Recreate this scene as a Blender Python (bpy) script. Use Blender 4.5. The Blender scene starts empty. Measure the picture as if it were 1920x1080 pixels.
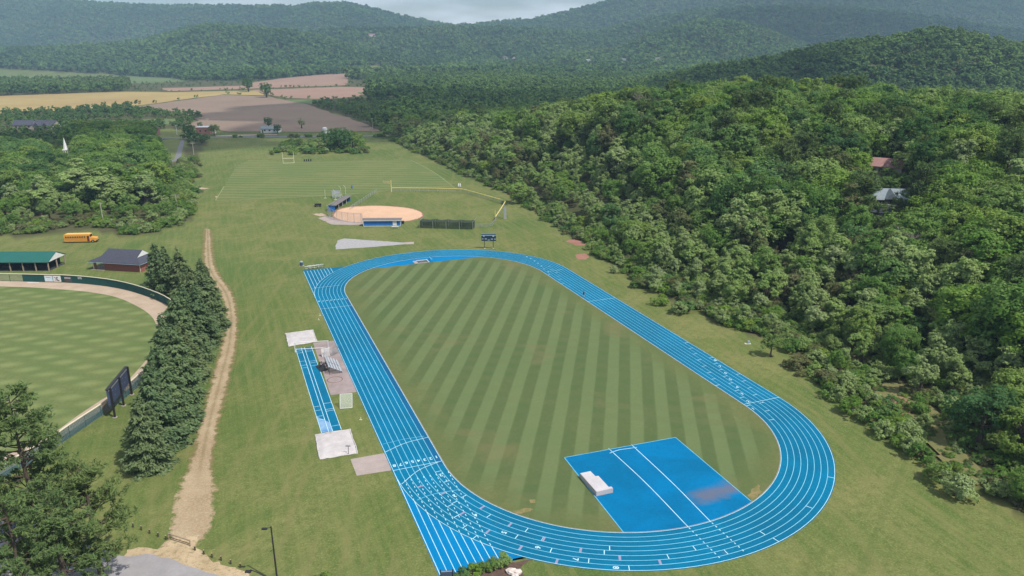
import bpy, math, random
import numpy as np
from mathutils import Matrix, Vector

scene = bpy.context.scene
C = scene.collection
R = math.radians

# ------------------------------------------------------------------ camera, sky, sun, exposure
FPX, PITCH, ROLL, CAMH = 1449.347, 0.304726, -0.0086189, 67.0933     # calibrated on the running track
cd = bpy.data.cameras.new('camera'); cam = bpy.data.objects.new('camera', cd); C.objects.link(cam)
cd.sensor_width = 36.0; cd.lens = FPX / 1920 * 36.0; cd.clip_start = 1.0; cd.clip_end = 30000
_r, _u, _f = Vector((1, 0, 0)), Vector((0, math.sin(PITCH), math.cos(PITCH))), Vector((0, math.cos(PITCH), -math.sin(PITCH)))
_cr, _sr = math.cos(ROLL), math.sin(ROLL)
_rr, _uu = _r * _cr + _u * _sr, _u * _cr - _r * _sr
cam.matrix_world = Matrix(((_rr.x, _uu.x, -_f.x, 0), (_rr.y, _uu.y, -_f.y, 0), (_rr.z, _uu.z, -_f.z, CAMH), (0, 0, 0, 1)))
scene.camera = cam

SUN_EL = R(54); SUN_AZ = math.atan2(0.81, -0.58)        # azimuth clockwise from +Y, sun behind right shoulder
sun_dir = Vector((math.sin(SUN_AZ) * math.cos(SUN_EL), math.cos(SUN_AZ) * math.cos(SUN_EL), math.sin(SUN_EL)))
w = bpy.data.worlds.new('World'); scene.world = w; w.use_nodes = True
nt = w.node_tree; nt.nodes.clear()
sky = nt.nodes.new('ShaderNodeTexSky'); sky.sky_type = 'NISHITA'; sky.sun_disc = False
sky.sun_elevation = SUN_EL; sky.sun_rotation = SUN_AZ; sky.air_density = 1.0; sky.dust_density = 1.5; sky.altitude = 500
tc = nt.nodes.new('ShaderNodeTexCoord'); mp = nt.nodes.new('ShaderNodeMapping'); mp.inputs['Scale'].default_value = (1, 1, 5)
nz = nt.nodes.new('ShaderNodeTexNoise'); nz.inputs['Scale'].default_value = 5.0; nz.inputs['Detail'].default_value = 7
rp = nt.nodes.new('ShaderNodeValToRGB'); rp.color_ramp.elements[0].position = .42; rp.color_ramp.elements[1].position = .68
mx = nt.nodes.new('ShaderNodeMix'); mx.data_type = 'RGBA'; mx.inputs[7].default_value = (9.5, 9.9, 10.5, 1)
bg = nt.nodes.new('ShaderNodeBackground'); bg.inputs['Strength'].default_value = 0.115
wo = nt.nodes.new('ShaderNodeOutputWorld')
for a, b in ((tc.outputs['Generated'], mp.inputs['Vector']), (mp.outputs[0], nz.inputs['Vector']), (nz.outputs['Fac'], rp.inputs['Fac']),
             (rp.outputs['Color'], mx.inputs[0]), (sky.outputs[0], mx.inputs[6]), (mx.outputs[2], bg.inputs['Color']), (bg.outputs[0], wo.inputs['Surface'])):
    nt.links.new(a, b)
sl = bpy.data.lights.new('sun', 'SUN'); sl.energy = 5.0; sl.angle = R(0.55); sl.color = (1.0, .955, .88)
so = bpy.data.objects.new('sun', sl); C.objects.link(so); so.location = (200, -100, 400)
so.rotation_euler = (-sun_dir).to_track_quat('-Z', 'Y').to_euler()
scene.view_settings.view_transform = 'Standard'; scene.view_settings.look = 'None'
scene.view_settings.exposure = 0.0; scene.view_settings.gamma = 1.0; scene.view_settings.use_curve_mapping = False
try:
    scene.cycles.use_denoising = True; scene.cycles.max_bounces = 7; scene.cycles.diffuse_bounces = 4; scene.cycles.transparent_max_bounces = 6
    scene.cycles.volume_bounces = 0; scene.cycles.caustics_reflective = False; scene.cycles.caustics_refractive = False
except Exception: pass

# ------------------------------------------------------------------ survey helpers: picture measurement -> metres on the ground
def ray(x, y):
    u0, v0 = x - 960, y - 540
    u = _cr * u0 + _sr * v0; v = -_sr * u0 + _cr * v0
    return np.array([u, FPX * math.cos(PITCH) - v * math.sin(PITCH), -FPX * math.sin(PITCH) - v * math.cos(PITCH)])
def G(x, y, z=0.0):
    d = ray(x, y); t = (z - CAMH) / d[2]
    return Vector((d[0] * t, d[1] * t, z))
def Zat(x, y, Y):                       # X and Z of a sight line at northing Y
    d = ray(x, y); t = Y / d[1]; return d[0] * t, CAMH + d[2] * t
def px_of(X, Y, Z):
    dz = Z - CAMH; fw = Y * math.cos(PITCH) - dz * math.sin(PITCH); up = Y * math.sin(PITCH) + dz * math.cos(PITCH)
    fw = np.maximum(fw, 1e-3)
    u = FPX * X / fw; v = -FPX * up / fw
    return 960 + _cr * u - _sr * v, 540 + _sr * u + _cr * v
TCX, TCY, TYAW = -1.09347, 172.47162, 0.3620528          # running track frame
TM = Matrix.Translation((TCX, TCY, 0)) @ Matrix.Rotation(TYAW, 4, 'Z'); TMI = TM.inverted()
def T(x, y): p = TMI @ G(x, y); return p.x, p.y

# ------------------------------------------------------------------ node/material helpers
class Nd:
    def __init__(s, name):
        s.m = bpy.data.materials.new(name); s.m.use_nodes = True; s.t = s.m.node_tree; s.t.nodes.clear()
        s.out = s.n('OutputMaterial'); s.tc = s.n('TexCoord')
    def n(s, k): return s.t.nodes.new('ShaderNode' + k)
    def l(s, a, b):
        if isinstance(a, (int, float)): b.default_value = a
        elif isinstance(a, (tuple, list)):
            b.default_value = (*a, 1) if len(a) == 3 and len(b.default_value) == 4 else a
        else: s.t.links.new(a, b)
    def noise(s, scale, detail=4, rough=.55, co=None, dist=0):
        n = s.n('TexNoise'); n.inputs['Scale'].default_value = scale; n.inputs['Detail'].default_value = detail
        n.inputs['Roughness'].default_value = rough; n.inputs['Distortion'].default_value = dist
        s.l(co or s.tc.outputs['Object'], n.inputs['Vector']); return n.outputs['Fac']
    def mapr(s, v, a, b, c=0., d=1.):
        n = s.n('MapRange'); s.l(v, n.inputs[0]); n.inputs[1].default_value = a; n.inputs[2].default_value = b
        n.inputs[3].default_value = c; n.inputs[4].default_value = d; return n.outputs[0]
    def math(s, op, a, b=None, c=None):
        n = s.n('Math'); n.operation = op; s.l(a, n.inputs[0])
        if b is not None: s.l(b, n.inputs[1])
        if c is not None: s.l(c, n.inputs[2])
        return n.outputs[0]
    def mix(s, f, a, b, mode='MIX'):
        n = s.n('Mix'); n.data_type = 'RGBA'; n.blend_type = mode; s.l(f, n.inputs[0]); s.l(a, n.inputs[6]); s.l(b, n.inputs[7]); return n.outputs[2]
    def sep(s, v=None):
        n = s.n('SeparateXYZ'); s.l(v or s.tc.outputs['Object'], n.inputs[0]); return n.outputs
    def mapping(s, rot=(0, 0, 0), scale=(1, 1, 1)):
        n = s.n('Mapping'); n.vector_type = 'TEXTURE'; n.inputs['Rotation'].default_value = rot; n.inputs['Scale'].default_value = tuple(1 / q for q in scale)
        s.l(s.tc.outputs['Object'], n.inputs['Vector']); return n.outputs[0]
    def bump(s, h, strength=.4, dist=.05):
        n = s.n('Bump'); n.inputs['Strength'].default_value = strength; n.inputs['Distance'].default_value = dist; s.l(h, n.inputs['Height']); return n.outputs[0]
    def bsdf(s, col, rough=.85, metal=0., bump=None, spec=.3, alpha=None, trans=None):
        b = s.n('BsdfPrincipled'); s.l(col, b.inputs['Base Color']); s.l(rough, b.inputs['Roughness']); b.inputs['Metallic'].default_value = metal
        b.inputs['Specular IOR Level'].default_value = spec
        if bump is not None: s.l(bump, b.inputs['Normal'])
        if alpha is not None: s.l(alpha, b.inputs['Alpha'])
        s.l(b.outputs[0], s.out.inputs['Surface']); return s.m
def M(name, c1, c2=None, scale=1.0, rough=.8, metal=0., bump=0., spec=.3, alpha=None):
    k = Nd(name)
    c2 = c2 or tuple(x * .82 for x in c1)
    a = k.noise(scale, 5, .6); b = k.noise(scale * 7, 3)
    f = k.mapr(k.math('ADD', k.math('MULTIPLY', a, .7), k.math('MULTIPLY', b, .3)), .32, .68)
    return k.bsdf(k.mix(f, c1, c2), rough, metal, k.bump(b, bump, .03) if bump else None, spec, alpha)

def grass_nodes(k, cols, big=.02, mid=.11, fine=1.1):
    """cols: dry, base, lush"""
    dry, base, lush = cols
    a = k.noise(big, 5, .6); b = k.noise(mid, 7, .66, dist=.6); c = k.noise(fine, 6, .75); d = k.noise(fine * 4, 4, .75); e = k.noise(mid * 3.1, 5, .7, dist=1.2)
    col = k.mix(k.mapr(b, .42, .62), base, dry)
    col = k.mix(k.mapr(a, .46, .6), col, lush)
    col = k.mix(k.mapr(e, .55, .75, 0, .5), col, tuple(x * .75 for x in lush))
    col = k.mix(k.mapr(c, .38, .64, .6, 0), col, tuple(x * .58 for x in base))
    col = k.mix(k.mapr(d, .5, .72, 0, .6), col, tuple(min(1, x * 1.45) for x in dry))
    return col, k.math('ADD', c, k.math('MULTIPLY', d, .6))

GR_DRY, GR_BASE, GR_LUSH = (.2, .2, .072), (.106, .152, .036), (.068, .132, .029)
# ground: mown grass; leaf litter under the trees (attribute 'wood')
k = Nd('ground_grass')
col, hgt = grass_nodes(k, (GR_DRY, GR_BASE, GR_LUSH), .016, .07, .8)
# mower passes: faint parallel streaks
st = k.noise(1.0, 4, .65, k.mapping((0, 0, R(20.7)), (.8, .035, 1)))
col = k.mix(k.mapr(st, .42, .66, 0, .45), col, (.2, .2, .07))
st2 = k.noise(1.0, 4, .65, k.mapping((0, 0, R(-35)), (.7, .045, 1), ))
col = k.mix(k.mapr(st2, .48, .68, 0, .4), col, (.075, .115, .03))
st3 = k.noise(1.0, 3, .6, k.mapping((0, 0, R(3)), (.45, .02, 1)))
col = k.mix(k.mapr(st3, .52, .66, 0, .4), col, (.19, .175, .068))
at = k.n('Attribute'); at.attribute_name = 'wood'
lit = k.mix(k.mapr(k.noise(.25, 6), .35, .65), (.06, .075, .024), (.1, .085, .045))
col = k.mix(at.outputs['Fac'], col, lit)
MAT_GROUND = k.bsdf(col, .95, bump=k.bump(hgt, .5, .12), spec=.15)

# infield: diagonal mower stripes inside a plain mown border
k = Nd('infield_grass')
col, hgt = grass_nodes(k, ((.165, .165, .065), (.102, .142, .05), (.088, .135, .045)), .03, .12, 1.4)
x, y, z = k.sep()
wob = k.math('MULTIPLY', k.math('SUBTRACT', k.noise(.09, 3), .5), .9)
SA = R(61.0); per = 4.82
s1 = k.math('ADD', k.math('ADD', k.math('MULTIPLY', x, -math.sin(SA) / per), k.math('MULTIPLY', y, math.cos(SA) / per)), k.math('ADD', k.math('MULTIPLY', wob, .09), .484))
t1 = k.mapr(k.math('SINE', k.math('MULTIPLY', s1, 2 * math.pi)), -.22, .22)
s2 = k.math('ADD', k.math('MULTIPLY', x, math.cos(SA) / per), k.math('MULTIPLY', y, math.sin(SA) / per))
t2 = k.mapr(k.math('SINE', k.math('MULTIPLY', s2, 2 * math.pi)), -.3, .3)
ay = k.math('MAXIMUM', k.math('SUBTRACT', k.math('ABSOLUTE', y), 50.), 0.)
rad = k.math('SQRT', k.math('ADD', k.math('MULTIPLY', x, x), k.math('MULTIPLY', ay, ay)))
inside = k.mapr(k.math('ADD', rad, k.math('MULTIPLY', k.math('SUBTRACT', k.noise(.12, 4), .5), 9.)), 23.5, 29.5, 1., 0.)
dark = k.mix(.66, col, (.068, .108, .038)); light = k.mix(.66, col, (.13, .18, .074))
sc = k.mix(t1, dark, light); sc = k.mix(k.math('MULTIPLY', k.math('MULTIPLY', t2, k.mapr(k.noise(.05, 4), .35, .65)), .4), sc, (.12, .132, .056))
col = k.mix(k.math('MULTIPLY', inside, .95), k.mix(.45, col, (.108, .132, .044)), sc)
worn = k.mapr(k.noise(.055, 6, .65, dist=.5), .56, .72, 0, .6)
col = k.mix(worn, col, (.18, .152, .07))
MAT_INFIELD = k.bsdf(col, .95, bump=k.bump(hgt, .4, .08), spec=.15)

# baseball outfield: soft criss-cross mowing
k = Nd('outfield_grass')
col, hgt = grass_nodes(k, ((.19, .2, .075), (.14, .182, .06), (.115, .17, .05)), .03, .15, 1.3)
x, y, z = k.sep()
def bands(a, p, lo=-.9, hi=.9):
    v = k.math('ADD', k.math('MULTIPLY', x, math.cos(a) / p), k.math('MULTIPLY', y, math.sin(a) / p))
    v = k.math('ADD', v, k.math('MULTIPLY', k.noise(.05, 2), .35))
    return k.mapr(k.math('SINE', k.math('MULTIPLY', v, 2 * math.pi)), lo, hi)
b1, b2 = bands(R(66), 6.2), bands(R(124), 5.4)
col = k.mix(k.math('MULTIPLY', k.math('MULTIPLY', b1, b2), .5), k.mix(.35, col, (.095, .135, .042)), (.235, .27, .105))
MAT_OUTFIELD = k.bsdf(col, .95, bump=k.bump(hgt, .4, .08), spec=.15)

# practice field: close horizontal mower stripes
k = Nd('practice_field_grass')
col, hgt = grass_nodes(k, ((.21, .2, .072), (.128, .162, .048), (.1, .155, .042)), .03, .1, .7)
x, y, z = k.sep()
v = k.math('ADD', k.math('MULTIPLY', x, math.cos(R(84)) / 7.), k.math('MULTIPLY', y, math.sin(R(84)) / 7.))
v = k.math('ADD', v, k.math('MULTIPLY', k.noise(.06, 3), .7))
col = k.mix(k.mapr(k.math('SINE', k.math('MULTIPLY', v, 2 * math.pi)), -.9, .9, 0, .42), k.mix(.25, col, (.09, .14, .042)), (.2, .225, .09))
MAT_PRACTICE = k.bsdf(col, .95, bump=k.bump(hgt, .4, .1), spec=.15)

# track rubber
def rubber(name, c1, c2, c3, scale=.22):
    k = Nd(name)
    a = k.noise(scale, 6, .65, dist=.3); b = k.noise(scale * 9, 5, .75); c = k.noise(30, 2); e = k.noise(.045, 5, .6); w = k.noise(1.0, 4, .7, k.mapping((0, 0, 0), (2.2, .12, 1)))
    col = k.mix(k.mapr(a, .35, .66), c1, c2)
    col = k.mix(k.mapr(e, .4, .62, 0, .55), col, c3)
    col = k.mix(k.mapr(w, .5, .75, 0, .5), col, c3)
    col = k.mix(k.mapr(b, .5, .75, 0, .7), col, c3)
    col = k.mix(k.mapr(k.noise(.5, 6, .7, dist=.8), .64, .74, 0, .3), col, (.16, .2, .24))
    return k.bsdf(col, .85, bump=k.bump(c, .15, .01), spec=.06)
MAT_TRACK = rubber('track_rubber', (.001, .175, .33), (.002, .145, .27), (.006, .1, .18))
MAT_TRACKB = rubber('track_rubber_fresh', (.0, .185, .42), (.0, .205, .45), (.002, .145, .33))
k = Nd('track_rubber_pad')
a = k.noise(.09, 6, .65, dist=.4); b = k.noise(2.2, 4, .75); st = k.noise(.16, 5, .6)
col = k.mix(k.mapr(a, .4, .62), (.0, .165, .37), (.001, .13, .28)); col = k.mix(k.mapr(b, .5, .72, 0, .55), col, (.003, .08, .17))
x, y, z = k.sep()
dx = k.math('MULTIPLY', k.math('SUBTRACT', x, 8.5), .16); dy = k.math('MULTIPLY', k.math('ADD', y, 74.), .34)
blot = k.math('ADD', k.math('SQRT', k.math('ADD', k.math('MULTIPLY', dx, dx), k.math('MULTIPLY', dy, dy))), k.math('MULTIPLY', k.math('SUBTRACT', st, .5), 2.2))
col = k.mix(k.mapr(blot, .35, 1.0, .75, 0.), col, (.145, .13, .16))
MAT_PAD = k.bsdf(col, .85, spec=.06)
MAT_LINE = M('line_paint', (.6, .8, .84), (.3, .58, .7), .8, .7)
MAT_LANE = M('lane_line_paint', (.3, .64, .76), (.16, .5, .66), .8, .7)
MAT_LINEOLD = M('worn_line_paint', (.2, .55, .72), (.08, .36, .58), .8, .8)
MAT_CONC = M('concrete', (.42, .34, .31), (.3, .25, .23), .45, .9, bump=.2)
MAT_CONC2 = M('stained_concrete', (.37, .30, .29), (.22, .175, .165), .25, .9, bump=.2)
MAT_GRAVEL = M('gravel', (.42, .4, .4), (.27, .26, .26), 1.2, .95, bump=.6)
k = Nd('dirt_track')
a = k.noise(.14, 6, .65); b = k.noise(1.3, 5, .7); c = k.noise(7, 3)
col = k.mix(k.mapr(a, .35, .65), (.5, .38, .24), (.36, .26, .15)); col = k.mix(k.mapr(b, .5, .64, 0, .85), col, (.2, .175, .075)); col = k.mix(k.mapr(c, .45, .8, 0, .5), col, (.62, .52, .38))
MAT_DIRT = k.bsdf(col, .97, bump=k.bump(b, .5, .08), spec=.1)
k = Nd('worn_edge_grass')
b = k.noise(1.0, 5, .7); c = k.noise(.2, 4)
col = k.mix(k.mapr(b, .4, .62), (.27, .2, .1), (.15, .155, .052)); col = k.mix(k.mapr(c, .4, .65, 0, .6), col, (.13, .15, .045))
MAT_EDGE = k.bsdf(col, .97, bump=k.bump(b, .4, .08), spec=.1)
MAT_CLAY = M('softball_clay', (.66, .43, .28), (.54, .34, .22), .12, .95, bump=.2)
MAT_WARN = M('warning_track', (.48, .375, .285), (.36, .27, .19), .25, .95, bump=.3)
MAT_ASPH = M('old_asphalt', (.33, .31, .31), (.25, .235, .235), .3, .9, bump=.3)
MAT_ROAD = M('road_asphalt', (.2, .2, .21), (.15, .15, .16), .3, .9)
MAT_MULCH = M('mulch', (.145, .09, .07), (.07, .045, .035), 1.6, .97, bump=.7)
MAT_REDSOIL = M('red_soil', (.34, .17, .125), (.25, .12, .085), .12, .95, bump=.4)
MAT_FIELD_B = M('ploughed_field', (.26, .185, .135), (.2, .145, .105), .012, .95)
MAT_FIELD_Y = M('yellow_crop', (.38, .3, .11), (.3, .2, .085), .008, .95)
MAT_FIELD_R = M('red_field', (.33, .205, .15), (.26, .165, .12), .012, .95)
MAT_FIELD_G = M('far_meadow', (.13, .17, .06), (.09, .14, .045), .012, .95)
MAT_SCRUB = M('dry_scrub_ground', (.2, .165, .07), (.12, .14, .045), .35, .97, bump=.6)

# things
MAT_WHITE = M('white_paint', (.74, .74, .73), (.6, .6, .59), .8, .6)
MAT_TARP = M('white_tarp', (.58, .54, .53), (.42, .385, .38), .5, .7, bump=.6)
MAT_STEEL = M('galvanised_steel', (.52, .54, .56), (.4, .42, .44), 2, .45, .6)
MAT_ALU = M('aluminium', (.74, .76, .78), (.62, .64, .66), 2, .38, .55)
MAT_BLACK = M('black_metal', (.018, .018, .02), (.03, .03, .032), 2, .5)
MAT_DKGREEN = M('green_windscreen', (.010, .062, .06), (.014, .08, .07), .5, .8)
MAT_BRIGHTGREEN = M('bright_green_post', (.08, .22, .05), None, 1, .6)
MAT_YELLOW = M('yellow_cap', (.8, .66, .2), (.7, .58, .2), 1, .6)
MAT_CREAM = M('cream_cap', (.72, .68, .5), (.6, .57, .42), 1, .6)
MAT_BLUE = M('blue_siding', (.03, .17, .5), (.022, .13, .42), 1, .6)
MAT_ROOFGREY = M('grey_shingle', (.19, .17, .165), (.13, .12, .115), 1.5, .9, bump=.4)
MAT_SHINGLE = M('dark_shingle', (.075, .078, .105), (.05, .052, .07), 1.8, .9, bump=.5)
MAT_GREENROOF = M('green_metal_roof', (.02, .125, .105), (.026, .145, .12), .4, .45, .1)
MAT_BRICK_N = Nd('red_brick'); k = MAT_BRICK_N
bt = k.n('TexBrick'); bt.inputs['Scale'].default_value = 4.0; bt.inputs['Color1'].default_value = (.3, .085, .065, 1); bt.inputs['Color2'].default_value = (.22, .06, .05, 1)
bt.inputs['Mortar'].default_value = (.3, .2, .17, 1); bt.inputs['Mortar Size'].default_value = .015; k.l(k.mapping((R(90), 0, 0)), bt.inputs['Vector'])
MAT_BRICK = k.bsdf(bt.outputs['Color'], .9)
MAT_WOOD = M('weathered_wood', (.38, .3, .22), (.27, .21, .15), 3, .85, bump=.3)
MAT_DKWOOD = M('dark_wood_post', (.085, .07, .04), (.05, .045, .025), 3, .9)
MAT_POLEWOOD = M('pole_wood', (.42, .38, .33), (.32, .29, .25), 2, .9)
MAT_BUS = M('bus_yellow', (.72, .33, .05), (.68, .30, .045), .6, .4)
MAT_GLASS = M('dark_glass', (.02, .025, .03), (.035, .04, .05), 1, .15, spec=.6)
MAT_TYRE = M('rubber_tyre', (.02, .02, .02), None, 2, .8)
MAT_RUST = M('rusty_base', (.2, .09, .05), (.1, .05, .03), 1, .9)
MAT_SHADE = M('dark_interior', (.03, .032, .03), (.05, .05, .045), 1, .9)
MAT_ROCK = M('pale_rock', (.68, .6, .55), (.5, .44, .4), 2, .9, bump=.6)
MAT_SIGNBLUE = M('pale_blue_banner', (.42, .6, .72), (.72, .8, .85), 1.3, .6)
MAT_SIGNGREY = M('grey_banner', (.045, .045, .045), (.11, .10, .1), 1.2, .7)
MAT_SKIN = M('skin', (.42, .26, .18), None, 4, .6)
MAT_CLOTH = M('dark_clothes', (.02, .022, .03), (.03, .032, .04), 5, .9)
MAT_HAIR = M('hair', (.03, .02, .012), None, 5, .8)
MAT_NAVY = M('navy_panel', (.05, .07, .13), (.075, .095, .16), .7, .6)
MAT_BOARD = M('scoreboard_face', (.012, .03, .05), (.02, .045, .07), 1, .5)
MAT_TEALTRIM = M('scoreboard_trim', (.24, .34, .42), (.32, .42, .5), 1, .5)
MAT_BARK = M('bark', (.11, .085, .065), (.06, .045, .035), 3, .95)
MAT_PALEBARK = M('pale_dead_wood', (.34, .29, .25), (.22, .185, .16), 3, .95)
MAT_HOUSEW = M('house_white', (.72, .71, .68), (.6, .6, .58), .3, .7)
MAT_HOUSET = M('house_tan', (.36, .31, .26), (.28, .25, .21), .3, .8)
MAT_METALROOF = M('pale_metal_roof', (.26, .3, .32), (.18, .22, .24), .8, .5, .2)
MAT_PINKROOF = M('weathered_red_roof', (.36, .2, .18), (.27, .15, .14), .5, .9)
def net(name, col, density, cell=.12):
    k = Nd(name); x, y, z = k.sep()
    h = k.math('ADD', x, y)
    a = k.math('FRACT', k.math('MULTIPLY', k.math('ADD', h, z), 1 / cell)); b = k.math('FRACT', k.math('MULTIPLY', k.math('SUBTRACT', h, z), 1 / cell))
    m = k.math('MAXIMUM', k.math('LESS_THAN', a, density), k.math('LESS_THAN', b, density))
    return k.bsdf(col, .8, alpha=m)
MAT_CHAIN = net('chain_link', (.36, .37, .38), .14, .3)
MAT_NETDK = net('dark_netting', (.025, .04, .035), .36, .2)
MAT_NETLT = net('pale_netting', (.62, .66, .58), .24, .22)
MAT_SCREEN = net('sheer_windscreen', (.03, .11, .12), .52, .15)

# ------------------------------------------------------------------ mesh helpers
class MB:
    def __init__(s): s.v = []; s.f = []
    def add(s, vs, fs):
        o = len(s.v); s.v += [tuple(p) for p in vs]; s.f += [tuple(i + o for i in q) for q in fs]; return s
    def box(s, x0, y0, z0, x1, y1, z1):
        return s.add([(x0, y0, z0), (x1, y0, z0), (x1, y1, z0), (x0, y1, z0), (x0, y0, z1), (x1, y0, z1), (x1, y1, z1), (x0, y1, z1)],
                     [(0, 3, 2, 1), (4, 5, 6, 7), (0, 1, 5, 4), (1, 2, 6, 5), (2, 3, 7, 6), (3, 0, 4, 7)])
    def tube(s, pts, rad, n=8, cap=True):
        pts = [Vector(p) for p in pts]; rad = [rad] * len(pts) if isinstance(rad, (int, float)) else list(rad)
        rings = []
        for i, p in enumerate(pts):
            d = (pts[min(i + 1, len(pts) - 1)] - pts[max(i - 1, 0)]).normalized()
            a = d.orthogonal().normalized() if abs(d.z) < .99 else Vector((1, 0, 0)); a = (a - d * a.dot(d)).normalized(); b = d.cross(a)
            rings.append([p + (a * math.cos(t) + b * math.sin(t)) * rad[i] for t in [2 * math.pi * j / n for j in range(n)]])
        o = len(s.v); s.v += [tuple(q) for r in rings for q in r]
        for i in range(len(pts) - 1):
            for j in range(n): s.f.append((o + i * n + j, o + i * n + (j + 1) % n, o + (i + 1) * n + (j + 1) % n, o + (i + 1) * n + j))
        if cap: s.f.append(tuple(o + j for j in reversed(range(n)))); s.f.append(tuple(o + (len(pts) - 1) * n + j for j in range(n)))
        return s
    def poly(s, pts): return s.add(pts, [tuple(range(len(pts)))])
    def prism(s, pts, z0, z1):
        n = len(pts)
        return s.add([(p[0], p[1], z0) for p in pts] + [(p[0], p[1], z1) for p in pts],
                     [tuple(reversed(range(n))), tuple(range(n, 2 * n))] + [(i, (i + 1) % n, n + (i + 1) % n, n + i) for i in range(n)])
    def strip(s, left, right, z):
        n = len(left)
        vs = [(p[0], p[1], z) for p in left] + [(p[0], p[1], z) for p in right]
        return s.add(vs, [(i, n + i, n + i + 1, i + 1) for i in range(n - 1)])
    def build(s, name, mat, parent=None, smooth=False):
        me = bpy.data.meshes.new(name); me.from_pydata(s.v, [], s.f); me.update()
        me.materials.append(mat)
        if smooth: me.polygons.foreach_set('use_smooth', [True] * len(me.polygons))
        o = bpy.data.objects.new(name, me); C.objects.link(o); o.parent = parent
        return o
def tag(o, label=None, cat=None, group=None, kind=None):
    if label: o['label'] = label
    if cat: o['category'] = cat
    if group: o['group'] = group
    if kind: o['kind'] = kind
    return o
def thing(name, label, cat, loc=(0, 0, 0), rz=0., group=None):
    o = bpy.data.objects.new(name, None); C.objects.link(o); o.location = loc; o.rotation_euler = (0, 0, rz); o.empty_display_size = .5
    return tag(o, label, cat, group)
def dup(o, loc=None, rz=None, label=None, group=None, scale=None, parent=None):
    c = o.copy(); C.objects.link(c)
    if parent is not None: c.parent = parent
    if loc is not None: c.location = loc
    if rz is not None: c.rotation_euler = (0, 0, rz)
    if scale is not None: c.scale = scale
    if label: c['label'] = label
    if group: c['group'] = group
    for ch in o.children: dup(ch, parent=c)
    return c
def sheet(name, pts, z, mat, M4=None, kind='structure', parent=None):
    o = MB().poly([(p[0], p[1], z) for p in pts]).build(name, mat, parent)
    if M4 is not None and parent is None: o.matrix_world = M4
    if kind and parent is None: o['kind'] = kind
    return o
def catmull(pts, n=8, closed=False):
    P = [Vector((p[0], p[1], 0)) for p in pts]; out = []; m = len(P)
    for i in range(m if closed else m - 1):
        p0, p1, p2, p3 = (P[(i - 1) % m] if closed or i > 0 else P[0] * 2 - P[1]), P[i], P[(i + 1) % m], (P[(i + 2) % m] if closed or i + 2 < m else P[i + 1] * 2 - P[i])
        for j in range(n):
            t = j / n
            out.append(.5 * ((2 * p1) + (-p0 + p2) * t + (2 * p0 - 5 * p1 + 4 * p2 - p3) * t * t + (-p0 + 3 * p1 - 3 * p2 + p3) * t ** 3))
    if not closed: out.append(P[-1])
    return out
def resample(pts, step):
    pts = [Vector((p[0], p[1], 0)) for p in pts]; out = [pts[0]]; acc = 0
    for a, b in zip(pts[:-1], pts[1:]):
        L = (b - a).length; d = step - acc
        while d <= L: out.append(a.lerp(b, d / L)); d += step
        acc = (acc + L) % step if d > L else 0
        acc = L - (d - step)
    out.append(pts[-1]); return out
def gp(*pts): return [G(*p) for p in pts]
def ragged(pts, amp, step, seed, closed=True):
    rnd = random.Random(seed); out = []; m = len(pts)
    for i in range(m if closed else m - 1):
        a, b = Vector(pts[i][:2]), Vector(pts[(i + 1) % m][:2]); n = max(1, int((b - a).length / step))
        for j in range(n):
            p = a.lerp(b, j / n); out.append((p.x + rnd.gauss(0, amp), p.y + rnd.gauss(0, amp)))
    return out

# ------------------------------------------------------------------ terrain
def smooth(t): t = np.clip(t, 0, 1); return t * t * (3 - 2 * t)
EDGE = [(240, -160), (150, -20), (104, 50)] + [tuple(G(*p)[:2]) for p in ((1990, 1010), (1760, 870), (1542, 726), (1486, 662), (1440, 640), (1330, 596), (1200, 535), (1110, 470), (1020, 408), (960, 368), (830, 308), (735, 264))] + [(-108, 640), (-150, 800), (-190, 1000)]
RIDGE = [(620, 60, 16), (420, 190, 22), (300, 268, 26), (197, 305, 28), (144, 330, 30), (102, 345, 32), (60, 372, 29), (28, 420, 20), (-19, 490, 5), (-80, 610, 1), (-140, 850, 0)]
def seg_dist(P, poly):
    poly = np.array(poly, float); A, B = poly[:-1], poly[1:]
    best = np.full(len(P), 1e18); sgn = np.ones(len(P)); val = np.zeros(len(P))
    for i in range(len(A)):
        a, b = A[i, :2], B[i, :2]; d = b - a; L2 = d @ d
        t = np.clip(((P - a) @ d) / L2, 0, 1); q = a + t[:, None] * d; r = P - q; d2 = (r * r).sum(1)
        cr = d[0] * (P[:, 1] - a[1]) - d[1] * (P[:, 0] - a[0])
        m = d2 < best
        best[m] = d2[m]; sgn[m] = np.sign(-cr[m])
        if poly.shape[1] > 2: val[m] = (A[i, 2] + t * (B[i, 2] - A[i, 2]))[m]
    return np.sqrt(best), sgn, val
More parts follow.
